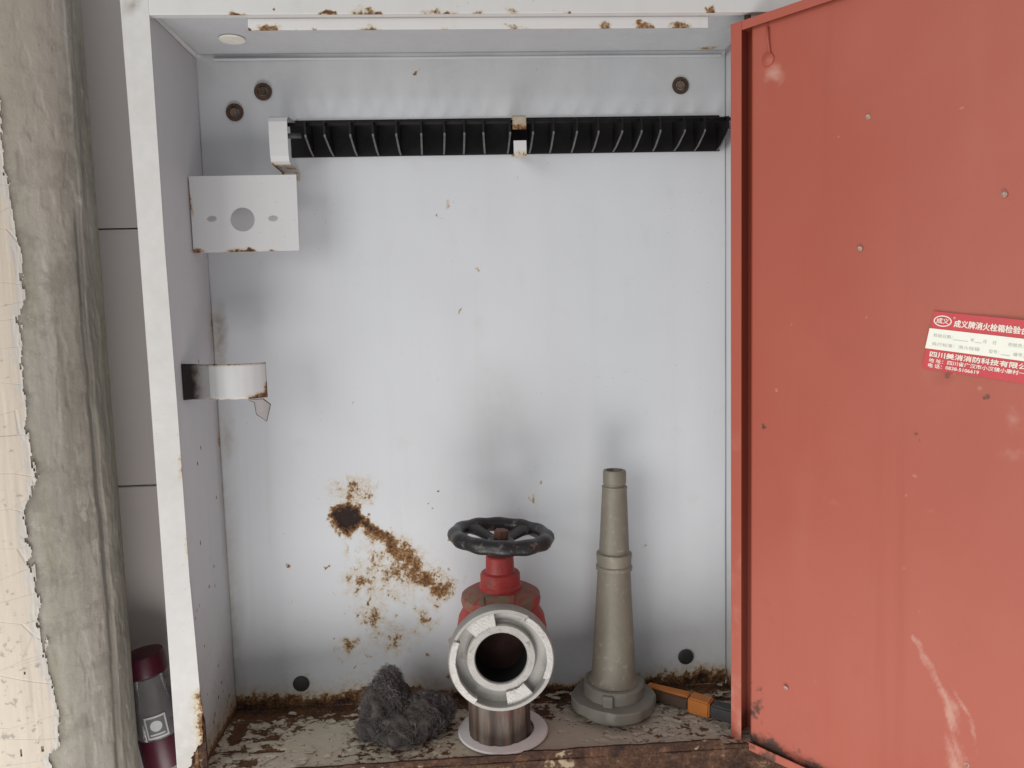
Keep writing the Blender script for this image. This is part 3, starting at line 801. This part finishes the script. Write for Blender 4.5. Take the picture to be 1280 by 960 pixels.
# ---- hose rack
rack = box('hose_rack', .1085, .6410, -.0034, -.0008, .7010, .7450, 'black', cab, .0004)
rack['label'] = 'black hose rack with a row of fins'
bm = bmesh.new(); tube_bm(bm, [(.1085, -.044, .7305), (.6410, -.044, .7305)], .0022, 10); bm_obj('tie_rod', bm, 'black', rack, True)
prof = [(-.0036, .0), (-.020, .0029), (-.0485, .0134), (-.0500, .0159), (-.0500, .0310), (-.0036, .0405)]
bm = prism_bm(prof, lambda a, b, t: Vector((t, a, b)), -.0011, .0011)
for f in bm.faces: f.material_index = 1 if f.normal.z < -.5 else 0  # undersides take the paler grey, light from below put into the colour
fin_me = None
for k in range(20):
    x = .1347 + (.6365 - .1347) * k / 19
    if fin_me is None:
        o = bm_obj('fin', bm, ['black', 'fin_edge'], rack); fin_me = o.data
    else:
        o = bpy.data.objects.new('fin', fin_me); C.objects.link(o); o.parent = rack
    o.location = (x + random.uniform(-.0016, .0016), 0, .7016); o.rotation_euler = (0, random.uniform(-.05, .05), random.uniform(-.06, .06))
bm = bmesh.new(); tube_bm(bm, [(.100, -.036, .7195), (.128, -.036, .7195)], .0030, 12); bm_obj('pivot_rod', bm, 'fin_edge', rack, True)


def bent(name, prof, x0, x1, mat, parent, th=.0015):
    n = len(prof); xs = np.linspace(x0, x1, 6); V = [(float(x), y, z) for (y, z) in prof for x in xs]
    Fc = [(k * 6 + q, k * 6 + q + 1, (k + 1) * 6 + q + 1, (k + 1) * 6 + q) for k in range(n - 1) for q in range(5)]
    o = raw(name, V, Fc, mat, parent); md = o.modifiers.new('thick', 'SOLIDIFY'); md.thickness = th; md.offset = 0
    return o


pr_ = [(-.0015, .673), (-.0015, .678), (-.0016, .684), (-.030, .6845), (-.048, .6850), (-.054, .6875), (-.0565, .693), (-.0572, .705), (-.0572, .720), (-.0565, .731), (-.054, .7355), (-.048, .7385), (-.030, .7395), (-.0016, .741), (-.0015, .7475)]
eb = bent('end_bracket', pr_, .0955, .1165, 'bracket', rack)
vattr(eb, 'rust', lambda x, y, z: np.where((y > -.05) & (z < .70), .28 + .6 * np.clip((.102 - x) / .008, 0, 1), 0.) + np.where((y > -.03) & (z > .74), .12, 0.))
cb = bent('centre_clip', [(-.0035, .6995), (-.030, .6930), (-.050, .6885), (-.0535, .6895), (-.0540, .698), (-.0540, .7065)], .3772, .3922, 'bracket', rack)
vattr(cb, 'rust', lambda x, y, z: np.where(z < .6895, .42, .02))
ct = bent('centre_clip', [(-.0036, .7372), (-.030, .7366), (-.050, .7356), (-.0535, .7336), (-.0542, .727), (-.0542, .7195)], .3766, .3925, 'bracket', rack)
vattr(ct, 'rust', lambda x, y, z: np.where(z > .733, .3, .3 + .45 * np.clip((.7235 - z) / .004, 0, 1))); vattr(ct, 'dirt_shade', lambda x, y, z: .8 + 0 * x)

# ================================================================== door (a part of the cabinet)
TH = .6487
XD, YD = .6130, -.1310
du = Vector((math.sin(TH), -math.cos(TH), 0)); dn = Vector((-math.cos(TH), -math.sin(TH), 0))
dz0, dz1, dw, dd, dsk, u_in = -.0055, .8080, .640, -.0065, -.0300, .0195


def DP(u, z, w_): return Vector((XD, YD, z)) + du * u + dn * w_


def FP(u, z, w_): return DP(u + .0055, .508 + (z - .508) * .981, w_)


def door_scuff(u0_, z0_):
    u, z = warp(u0_, z0_, .5, 60)
    stk = .45 + 1.1 * fbm((u0_ * .93 + z0_ * .36) * 420, (z0_ - u0_ * .3) * 24, 331, 3)
    s = .75 * seg(u, z, (.192, .176), (.205, .150), .004, .005)
    s = np.maximum(s, .85 * seg(u, z, (.196, .172), (.228, .115), .006, .011)); s = np.maximum(s, .8 * seg(u, z, (.226, .12), (.238, .04), .013, .017))
    s = np.maximum(s, .7 * seg(u, z, (.222, .146), (.246, .112), .0035, .004)); s = np.maximum(s, .6 * seg(u, z, (.246, .112), (.258, .04), .004, .005)) * 1.0
    s = s * stk * .8
    s = np.maximum(s, .75 * blob(u, z, .040, .752, .022, .020)); s = np.maximum(s, .55 * blob(u, z, .048, .740, .012, .016))
    rs = np.random.RandomState(21)
    for k in range(22):
        s = np.maximum(s, rs.uniform(.4, .75) * np.clip(1.4 * blob(u, z, rs.uniform(.03, .45), rs.uniform(.03, .78), rs.uniform(.002, .006), rs.uniform(.002, .004), rs.uniform(0, 3)), 0, 1))
    for cu, cz, ru in ((.271, .40, .035), (.275, .37, .03), (.115, .295, .02), (.10, .30, .015), (.205, .305, .02)):
        s = np.maximum(s, .42 * blob(u, z, cu, cz, ru, ru * .8))
    return s


def door_dirt(u, z):
    d = .50 * wblob(u, z, .022, .030, .030, .055); d = np.maximum(d, .75 * np.clip(1 - (z - dz0 + u * .12) / .03, 0, 1))
    for cu, cz, r in ((.198, .327, .006), (.192, .371, .007), (.190, .376, .004), (.214, .438, .009), (.216, .435, .006), (.250, .500, .006), (.252, .42, .007), (.030, .37, .004), (.118, .305, .003)):
        d = np.maximum(d, .52 * np.clip(1.3 * wblob(u, z, cu, cz, r * .9, r * 1.1), 0, 1))
    return d


fu = lambda a: a + u_in - .0055
fz = lambda b: .508 + (b + dz0 - .508) / .981
door = grid_panel('door', DP(u_in, dz0, dd), du, (0, 0, 1), dw - u_in - .0005, dz1 - dz0, 300, 360, .0014, 'red', cab,
                  {'scuff': lambda a, b: door_scuff(fu(a), fz(b)), 'dirt_shade': lambda a, b: door_dirt(fu(a), fz(b))},
                  lambda a, b: .0060 * (fbm(a * 6, b * 4, 181, 3) - .5) * sstep(np.minimum(np.minimum(a, dw - u_in - a), np.minimum(b, dz1 - dz0 - b)), 0, .08) - .0015 * np.clip(1.3 * blob(fu(a), fz(b), .21, .44, .014), 0, 1))
door['label'] = 'red oxide painted steel door swung open'


def door_box(name, u0, u1, z0, z1, w0, w1, mat, bev=.0006):
    bm = box_bm(u0, u1, z0, z1, w0, w1, bev)
    for v in bm.verts: v.co = DP(v.co.x, v.co.y, v.co.z)
    return bm_obj(name, bm, mat, door)


lw = .0118
door_box('outer_skin', -.0002, dw + .0002, dz0, dz1, dsk - .0012, dsk, 'red', .0003)
for nm, a in (('edge_flange', (-.0016, -.0002, dz0, dz1, dsk - .0012, .0)), ('edge_flange', (dw + .0002, dw + .0016, dz0, dz1, dsk - .0012, .0)),
              ('edge_flange', (-.0016, dw + .0016, dz1 + .0002, dz1 + .0016, dsk - .0012, .0)), ('edge_flange', (-.0016, dw + .0016, dz0 - .0016, dz0 - .0002, dsk - .0012, .0)),
              ('lip', (-.0016, lw, dz0 - .0016, dz1 + .0016, .0003, .0016)), ('lip', (dw - lw, dw + .0016, dz0 - .0016, dz1 + .0016, .0003, .0016)),
              ('lip', (lw + .0002, dw - lw - .0002, dz1 - lw + .004, dz1 + .0016, .0003, .0016)), ('lip', (lw + .0002, dw - lw - .0002, dz0 - .0016, dz0 + lw - .004, .0003, .0016))):
    o = door_box(nm, *a, 'red', .0003)
    if nm == 'lip' and a[2] < .1 and a[3] < .1: vattr(o, 'dirt_shade', lambda x, y, z: .45 + 0 * x)
    elif nm == 'lip' and a[0] < 0: vattr(o, 'scuff', lambda x, y, z: np.where(z < .06, .35, .0))
for z in (dz0 - .009, dz1 + .004):
    bm = bmesh.new(); p = DP(.012, z, -.010); tube_bm(bm, [p, p + Vector((0, 0, .006))], .0035, 12); bm_obj('hinge_pin', bm, 'rusty', door, True)
bm = bmesh.new(); tube_bm(bm, [FP(.0345, .803, dd + .003), FP(.0350, .790, dd + .0035), FP(.0362, .775, dd + .002)], .0011, 8)
bm_obj('stay_wire', bm, 'red', door, True)
lathe('weld_spot', [(.0075, 0), (.0068, .0016), (.004, .0030), (0, .0036)], 'red', door, 20, FP(.0335, .769, dd), dn, False)
for u, z in ((.141, .687), (.135, .560), (.059, .073), (.243, .065), (.259, .597)):
    lathe('rivet', [(.0026, 0), (.0024, .0007), (.0019, .0009), (.0013, .0003), (0, .0002)], 'rivet', door, 16, FP(u, z, dd + .0012), dn, False)

# sticker with its print: one flat mesh, tilted a little
SU, SZ, SA = .2035, .4965, math.radians(-7.0)


def SP(a, b, h):  # a to the right, b down, in sticker space
    a2 = a * math.cos(SA) + b * math.sin(SA); b2 = a * math.sin(SA) - b * math.cos(SA)
    return FP(SU + a2, SZ + b2, dd + .0022 + h)


V, Fc, Mi = [], [], []


def add_poly(pts, h, mi):
    k = len(V); V.extend([SP(a, b, h) for a, b in pts]); Fc.append(tuple(range(k, k + len(pts)))); Mi.append(mi)


def add_text(txt, a, b, size, mi, h, width=None, off=0.0):
    cu = bpy.data.curves.new('t', 'FONT'); cu.body = txt; cu.size = size
    ob = bpy.data.objects.new('t', cu); C.objects.link(ob)
    dg = bpy.context.evaluated_depsgraph_get(); dg.update(); ev = ob.evaluated_get(dg); tm = ev.to_mesh()
    xs = [v.co.x for v in tm.vertices]
    if xs:
        sx = (width / (max(xs) - min(xs))) if width else 1.0; x0 = min(xs); k = len(V)
        for q, (oa, ob_) in enumerate([(0, 0)] + ([(off, 0), (-off, 0), (0, off), (0, -off)] if off else [])):
            k = len(V)
            V.extend([SP(a + (v.co.x - x0) * sx + oa, b - v.co.y + ob_, h + q * .00002) for v in tm.vertices])
            for p in tm.polygons: Fc.append(tuple(k + i for i in p.vertices)); Mi.append(mi)
    ev.to_mesh_clear(); bpy.data.objects.remove(ob); bpy.data.curves.remove(cu)


SWd, SHt = .094, .0545
add_poly([(.0015, 0), (SWd, 0), (SWd, SHt), (-.001, SHt), (0, .03)], 0, 0)
add_poly([(.0002, .0160), (SWd - .0006, .0160), (SWd - .0006, .0352), (-.0010, .0352)], .0003, 1)
oc, orx, ory = (.0105, .0082), .0078, .0052
rp = 36
for k in range(rp):
    a0, a1 = 2 * math.pi * k / rp, 2 * math.pi * (k + 1) / rp
    add_poly([(oc[0] + orx * math.cos(a0), oc[1] + ory * math.sin(a0)), (oc[0] + orx * math.cos(a1), oc[1] + ory * math.sin(a1)),
              (oc[0] + (orx - .0011) * math.cos(a1), oc[1] + (ory - .0010) * math.sin(a1)), (oc[0] + (orx - .0011) * math.cos(a0), oc[1] + (ory - .0010) * math.sin(a0))], .0004, 2)
add_text('成义', .0052, .0101, .0054, 2, .0004, .0106, .00012)
add_text('®', .0190, .0052, .0026, 2, .0004)
add_text('成义牌消火栓箱检验合格证', .0205, .0118, .0070, 2, .0004, .0705, .00022)
add_text('检验日期：', .0045, .0235, .0036, 3, .0006, .0165); add_text('年', .036, .0238, .0036, 3, .0006); add_text('月    日', .046, .0238, .0036, 3, .0006); add_text('检验员：', .066, .0238, .0036, 3, .0006)
add_text('执行标准：消火栓箱', .0045, .0315, .0036, 3, .0006, .040); add_text('型号：', .052, .0318, .0036, 3, .0006); add_text('编号：', .071, .0318, .0036, 3, .0006)
for a, b, l in ((.022, .0240, .012), (.040, .0240, .005), (.062, .032, .007), (.079, .032, .012), (.079, .024, .012)):
    add_poly([(a, b), (a + l, b), (a + l, b + .0004), (a, b + .0004)], .0006, 3)
add_text('四川美消消防科技有限公司', .0040, .0420, .0056, 2, .0004, .0860, .00020)
add_text('地 址：四川省广汉市小汉镇小康村一段', .0040, .0474, .0042, 2, .0004, .0830, .00010)
add_text('电 话：0838-5106619', .0040, .0522, .0042, 2, .0004, .0430, .00010)
st = raw('sticker', V, Fc, ['st_red', 'st_white', 'st_text', 'st_grey'], door)
st.data.polygons.foreach_set('material_index', Mi); st['label'] = 'red and cream printed inspection sticker'

# ================================================================== hydrant valve
VX, VY = .3450, -.0900
val = thing('hydrant_valve', (VX, VY, 0), 'red hydrant valve with black hand wheel and aluminium hose coupling', 'valve')
lathe('riser_pipe', [(.0372, -.03), (.0372, .060), (.0395, .064), (.0395, .080)], 'pipe', val, 126, (VX - .006, VY - .004, 0), wob=lambda a, t: 1 - .035 * max(0, math.cos(a * 10 + 5.24)) ** 3)
vattr([c for c in val.children if c.name.startswith('riser_pipe')][0], 'groove', lambda x, y, z: np.clip(np.cos(np.arctan2(y - VY + .004, x - VX + .006) * 10 + 5.24), 0, 1) ** 2)
lathe('floor_ring', [(.0376, .0005), (.0376, .0030), (.0530, .0022), (.0545, .0005)], 'white_plastic', val, 56, (VX - .002, VY - .0005, .0016), closed=False)
body = lathe('valve_body', [(.030, .058), (.044, .066), (.051, .085), (.0535, .110), (.0535, .132), (.051, .146), (.0455, .156), (.0440, .160)], 'valve_red', val, 56, (VX, VY, 0))
lathe('bonnet', [(.0430, .160), (.0465, .162), (.0475, .167), (.0465, .1725), (.0400, .1765), (.0270, .1795), (.0240, .1800)], 'dusty_red', val, 56, (VX, VY, 0))
lathe('gland', [(.0255, .1790), (.0255, .1830), (.0238, .1850), (.0238, .1965), (.0222, .1990), (.0178, .2005), (.0170, .2030), (.0165, .2180), (.0150, .2195)], 'valve_red', val, 40, (VX, VY, 0), ang=28)
# cast name plate on the bonnet front
pb = box_bm(-.018, .018, -.0016, .0, 0, .0200, .0005)
for v in pb.verts:
    v.co = Vector((VX - .004 + v.co.x, VY - .0482 + v.co.y * .5 + v.co.z * .86, .1700 + v.co.z * .50 - v.co.y * .8))
np2 = bm_obj('cast_plate', pb, 'dusty_red', val)
for (a0, a1, b0, b1) in ((-.0185, -.0160, -.001, .021), (-.0185, .0140, -.0015, .0012)):
    pb = box_bm(a0, a1, -.0028, -.0012, b0, b1, .0004)
    for v in pb.verts: v.co = Vector((VX - .004 + v.co.x, VY - .0482 + v.co.y * .5 + v.co.z * .86, .1700 + v.co.z * .50 - v.co.y * .8))
    bm_obj('plate_rim', pb, 'rust_pale', np2)
# outlet neck + coupling, axis towards the viewer
CX, CZ, CY = .3402, .1330, -.1850
ax = Vector((0, -1, 0))
lathe('outlet_neck', [(.038, 0), (.0380, .030), (.0425, .036), (.0425, .050)], 'valve_red', val, 48, (CX + .001, VY - .022, CZ - .010), (-.01, -1, .14), closed=False)
lathe('hose_coupling', [(.0300, -.042), (.0440, -.040), (.0470, -.022), (.0560, -.0195), (.0574, -.017), (.0576, -.002), (.0566, 0), (.0534, 0), (.0526, -.001), (.0520, -.0125),
                        (.0400, -.0140), (.0385, -.0132), (.0320, -.0132), (.0300, -.041)], 'alu_dull', val, 72, (CX, CY, CZ), ax, closed=False)
coup = [c for c in val.children if c.name.startswith('hose_coupling')][0]
lathe('inner_ring', [(.0384, -.0136), (.0378, -.0072), (.0366, -.0058), (.0295, -.0056), (.0284, -.0068), (.0281, -.0390)], 'alu_mid', coup, 64, (CX, CY, CZ), ax, closed=False)
lathe('dark_bore', [(.0279, -.0395), (.0276, -.030), (.0279, -.0085)], 'hole', coup, 48, (CX, CY, CZ), ax, closed=False)
lathe('bore_end', [(.0, -.0390), (.0278, -.0390)], 'bore', coup, 48, (CX, CY, CZ), ax, closed=False)


def arc_piece(name, a0, a1, rin, rout, t0, t1, mat, parent, jag=.0):
    n = 22; V = []; Fc = []
    for k in range(n + 1):
        a = math.radians(a0 + (a1 - a0) * k / n); j = random.uniform(-jag, jag)
        for (r, t) in ((rin + j, t0), (rout, t0), (rout, t1), (rin + j, t1)):
            V.append((CX + r * math.cos(a), CY - t, CZ + r * math.sin(a)))
    for k in range(n):
        for q in range(4): Fc.append((k * 4 + q, k * 4 + (q + 1) % 4, (k + 1) * 4 + (q + 1) % 4, (k + 1) * 4 + q))
    Fc += [(3, 2, 1, 0), tuple(n * 4 + q for q in range(4))]
    o = autosmooth(raw(name, V, Fc, mat, parent), 35)
    md = o.modifiers.new('bevel', 'BEVEL'); md.width = .0007; md.segments = 2; md.limit_method = 'ANGLE'
    return o


arc_piece('rim_lug', 153, 237, .0488, .0562, -.006, .0014, 'alu', coup, .0003)
arc_piece('rim_lug', -26, 58, .0488, .0562, -.006, .0014, 'alu', coup, .0003)
arc_piece('inner_lug', 97, 136, .0372, .0532, -.0136, -.0035, 'alu', coup, .0005)
arc_piece('inner_lug', -84, -50, .0372, .0532, -.0136, -.0035, 'alu', coup, .0005)

# hand wheel
WZ = .2425
wt = Matrix.Translation((VX + .0025, VY, WZ)) @ Matrix.Rotation(math.radians(4.2), 4, 'Y') @ Matrix.Rotation(math.radians(-1.0), 4, 'X')
V = []; Fc = []; n, q = 120, 14; R0 = .0536
for k in range(n):
    a = 2 * math.pi * k / n; sc = math.cos(a * 12)
    rr = .0092 * (1 + .05 * sc); Rm = R0 + .0005 * sc
    for j in range(q):
        b = 2 * math.pi * j / q
        V.append(wt @ Vector(((Rm + rr * math.cos(b)) * math.cos(a), (Rm + rr * math.cos(b)) * math.sin(a), rr * .95 * math.sin(b))))
for k in range(n):
    for j in range(q): Fc.append((k * q + j, ((k + 1) % n) * q + j, ((k + 1) % n) * q + (j + 1) % q, k * q + (j + 1) % q))
wheel = raw('hand_wheel', V, Fc, 'wheel', val, True); wheel['label'] = 'black chipped hand wheel'
for ad in (50, 135, 268):
    a = math.radians(ad); d = Vector((math.cos(a), math.sin(a), 0)); s_ = Vector((-d.y, d.x, 0))
    bm = bmesh.new(); rings = []
    for t, wd, hz, th in ((.004, .0095, -.0075, .0040), (.018, .0085, -.0055, .0042), (.034, .0105, -.0025, .0048), (.050, .0170, 0, .0060)):
        rings.append([bm.verts.new(wt @ (d * t + s_ * (wd * math.cos(2 * math.pi * k / 10)) + Vector((0, 0, hz + th * math.sin(2 * math.pi * k / 10))))) for k in range(10)])
    for i in range(3):
        for k in range(10): bm.faces.new((rings[i][k], rings[i][(k + 1) % 10], rings[i + 1][(k + 1) % 10], rings[i + 1][k]))
    bm_obj('spoke', bm, 'wheel', wheel, True)
hub = lathe('hub', [(.0150, -.0135), (.0160, -.011), (.0160, -.0045), (.0140, -.0030), (.0105, -.0028)], 'wheel', wheel, 32)
for v in hub.data.vertices: v.co = wt @ v.co
hx = [(.0092 * math.cos(a), .0092 * math.sin(a)) for a in np.radians(np.arange(0, 360, 60) + 12)]
bm_obj('wheel_nut', prism_bm(hx, lambda a, b, t: wt @ Vector((a, b, t)), -.004, .0075, .0011), 'nut', wheel)

# ================================================================== nozzle
NX, NY = .4845, -.0570
noz = thing('hose_nozzle', (NX, NY, 0), 'tapered khaki metal hose nozzle standing upright right of the red valve', 'nozzle')
na = Vector((.022, .010, 1)).normalized()
NO = (NX, NY, .0)
lathe('coupling_foot', [(.0400, .0015), (.0440, .003), (.0440, .0085)], 'khaki_base', noz, 48, NO, na)
fl = lathe('coupling_flange', [(.0495, .0085), (.0520, .0095), (.0525, .0200), (.0510, .0222), (.0400, .0240)], 'khaki_base', noz, 64, NO, na, wob=lambda a, t: 1 + .045 * max(-.5, min(.5, math.sin(a * 4 + .9) * 3)))
lathe('coupling_sleeve', [(.0375, .0240), (.0375, .0375), (.0360, .0395), (.0300, .0410)], 'khaki_base', noz, 56, NO, na, wob=lambda a, t: 1 + .010 * max(-.5, min(.5, math.sin(a * 12) * 2)))
br = lathe('barrel', [(.0318, .0410), (.0290, .0440), (.0277, .0500), (.0268, .0600), (.0206, .1790), (.0203, .1830)], 'khaki', noz, 56, NO, na)
lathe('collar', [(.0206, .1830), (.0225, .1840), (.0225, .1885), (.0212, .1900), (.0216, .1990), (.0222, .2015), (.0218, .2045), (.0192, .2060)], 'khaki', noz, 56, NO, na)
lathe('barrel_tip', [(.0192, .2060), (.0186, .2080), (.0152, .2850), (.0156, .2855), (.0156, .2885), (.0138, .2892), (.0134, .2915), (.0143, .2925), (.0143, .3065), (.0134, .3085), (.0105, .3085), (.0098, .2900), (0, .2895)], 'khaki', noz, 48, NO, na, closed=False)
for k in range(3):
    a = math.radians(250 + k * 120); p = Vector((NX + .0375 * math.cos(a), NY + .0375 * math.sin(a), .0305))
    bm = box_bm(-.0065, .0065, -.0035, .0035, -.0075, .0075, .0012)
    for v in bm.verts: v.co = p + Matrix.Rotation(a + math.pi / 2, 3, 'Z') @ v.co
    bm_obj('coupling_lug', bm, 'khaki_base', noz)

# ================================================================== wad of steel wool
wad = thing('wire_wool_wad', (.225, -.085, 0), 'dark grey fuzzy wad of wire wool left of the red valve', 'wire wool')
LOB = [((.200, -.072, .030), (.034, .034, .040)), ((.205, -.060, .055), (.020, .020, .022)), ((.247, -.080, .022), (.036, .036, .028)), ((.222, -.100, .016), (.040, .030, .022)), ((.270, -.075, .026), (.018, .020, .018)), ((.190, -.090, .016), (.026, .026, .018))]
for k, (c, r) in enumerate(LOB):
    bm = bmesh.new(); bmesh.ops.create_icosphere(bm, subdivisions=4, radius=1)
    co = np.array([v.co[:] for v in bm.verts]); dis = .76 + .55 * (fbm(co[:, 0] * 3 + co[:, 2] * 2, co[:, 1] * 3 + k, 201 + k) - .5) * 1.6
    for v, s_ in zip(bm.verts, dis):
        p = Vector((c[0] + v.co.x * r[0] * s_, c[1] + v.co.y * r[1] * s_, c[2] + v.co.z * r[2] * s_)); p.z = max(p.z, .002); v.co = p
    bm_obj('wool_core', bm, 'fibre_core', wad, True)
rs = np.random.RandomState(31); V = []; Fc = []
for k in range(9500):
    c, r = LOB[rs.choice(6, p=[.27, .12, .22, .20, .07, .12])]
    d = rs.normal(size=3); d /= np.linalg.norm(d); rad = rs.uniform(.60, .92) + (rs.uniform(0, .16) if rs.rand() < .08 else 0)
    p = np.array(c) + d * np.array(r) * rad
    t = np.cross(d, rs.normal(size=3)); t /= np.linalg.norm(t); t = t + d * rs.uniform(-.1, .35)
    bn = np.cross(d, t); L = rs.uniform(.006, .017) if k % 3 else rs.uniform(.003, .008); cv = rs.uniform(-1, 1) * 2.6; th = rs.uniform(.00010, .00030)
    k0 = len(V); ns = 7
    for s_ in range(ns):
        f = s_ / (ns - 1) - .5
        pt = p + t * L * f + bn * L * cv * (f * f) + d * L * .16 * math.sin(f * 9 + k)
        pt[2] = max(pt[2], .0015)
        for j in range(3):
            a = 2.094 * j; o_ = (d * math.cos(a) + bn * math.sin(a)) * th; V.append(pt + o_)
    for s_ in range(ns - 1):
        for j in range(3): Fc.append((k0 + s_ * 3 + j, k0 + s_ * 3 + (j + 1) % 3, k0 + s_ * 3 + 3 + (j + 1) % 3, k0 + s_ * 3 + 3 + j))
fb = raw('wool_fibres', V, Fc, 'fibre', wad); fb['kind'] = 'stuff'

# ================================================================== orange tool beside the nozzle
tool = thing('utility_tool', (.57, -.07, 0), 'dirty orange handled hand tool lying on the rusty floor by the nozzle', 'tool')
A_, B_ = Vector((.5330, -.0330, .0130)), Vector((.6230, -.1000, .0105))
td = (B_ - A_).normalized(); ts = Vector((0, 0, 1)).cross(td).normalized(); tu = td.cross(ts)


def tool_box(name, t0, t1, s0, s1, h0, h1, mat, bev=.0015, taper=1):
    bm = box_bm(t0, t1, s0, s1, h0, h1, bev, 2)
    for v in bm.verts:
        k = 1 - (1 - taper) * (1 - (v.co.x - t0) / (t1 - t0))
        v.co = A_ + td * v.co.x + ts * v.co.y * k + tu * v.co.z * k
    return bm_obj(name, bm, mat, tool)


tool_box('handle', 0, .0585, -.0080, .0080, -.0085, .0060, 'tool_brown', .0015, .85)
tool_box('handle_spine', .001, .0580, -.0055, .0090, .0062, .0088, 'orange', .0010, .8)
tool_box('orange_sleeve', .0590, .0865, -.0100, .0105, -.0105, .0095, 'orange', .0018)
tool_box('end_grip', .0870, .1180, -.0085, .0090, -.0095, .0078, 'tool_grey', .0022)

# ================================================================== rust crumbs on the cabinet floor
rs = np.random.RandomState(41); V = []; Fc = []
for k in range(900):
    if k < 480: x, y = rs.uniform(.01, .645), -abs(rs.normal()) * .012 - .003
    elif k < 700: x, y = rs.uniform(.01, .30), rs.uniform(-.14, -.01)
    else: x, y = rs.uniform(.36, .64), rs.uniform(-.11, -.02)
    r = rs.uniform(.0005, .0018) * (1.3 if k < 480 else .8); c = len(V)
    for d in ((1, 0, 0), (-1, 0, 0), (0, 1, 0), (0, -1, 0), (0, 0, .7), (0, 0, -.3)):
        V.append((x + d[0] * r * rs.uniform(.5, 1.3), y + d[1] * r * rs.uniform(.5, 1.3), .0008 + r * .2 + d[2] * r * rs.uniform(.5, 1.2)))
    for f in ((0, 2, 4), (2, 1, 4), (1, 3, 4), (3, 0, 4), (2, 0, 5), (1, 2, 5), (3, 1, 5), (0, 3, 5)): Fc.append(tuple(c + i for i in f))
cr = raw('rust_crumbs', V, Fc, 'rusty'); cr['kind'] = 'stuff'; cr['label'] = 'loose rust crumbs scattered over the cabinet floor'; cr['category'] = 'rust crumbs'

# ================================================================== bottle stuck between pillar and cabinet
bot = thing('plastic_bottle', (-.064, -.034, -.13), 'clear plastic bottle with burgundy cap wedged between pillar and cabinet', 'bottle')
bx = Vector((-.145, -.02, 1)).normalized(); BO = (-.0650, -.034, -.125)
lathe('bottle_body', [(.020, 0), (.0265, .004), (.0275, .012), (.0275, .150), (.0265, .166), (.0225, .182), (.0215, .200)], 'clear', bot, 40, BO, bx)
lathe('cap', [(.0225, .202), (.0248, .203), (.0250, .221), (.0232, .227), (.0150, .229)], 'burgundy', bot, 40, BO, bx)
lathe('label_band', [(.0279, .086), (.0280, .0865), (.0280, .1245), (.0279, .125)], 'burgundy', bot, 40, BO, bx, closed=False)
q_ = Vector((0, 0, 1)).rotation_difference(bx).to_matrix()


def on_bottle(a, t, r=.0283): return Vector(BO) + q_ @ Vector((r * math.cos(a), r * math.sin(a), t))


def patch(name, a0, a1, t0, t1, r, mat, par):
    V = []; Fc = []
    for k in range(9):
        a = a0 + (a1 - a0) * k / 8; V += [on_bottle(a, t0, r), on_bottle(a, t1, r)]
    for k in range(8): Fc.append((2 * k, 2 * k + 2, 2 * k + 3, 2 * k + 1))
    return raw(name, V, Fc, mat, par)


ac = math.radians(-72)
lab = patch('printed_label', ac - .44, ac + .44, .1275, .1560, .0282, 'label_white', bot)
patch('print_mark', ac - .37, ac + .37, .1300, .1535, .0284, 'label_dark', lab)
V = [on_bottle(ac, .1435, .0287)] + [on_bottle(ac + .24 * math.cos(t), .1435 + .0068 * math.sin(t), .0287) for t in np.linspace(0, 2 * math.pi, 24, endpoint=False)]
raw('print_mark', V, [(0, k + 1, (k + 1) % 24 + 1) for k in range(24)], 'label_white', lab)
patch('print_mark', ac - .30, ac + .30, .1320, .1340, .0287, 'label_white', lab)
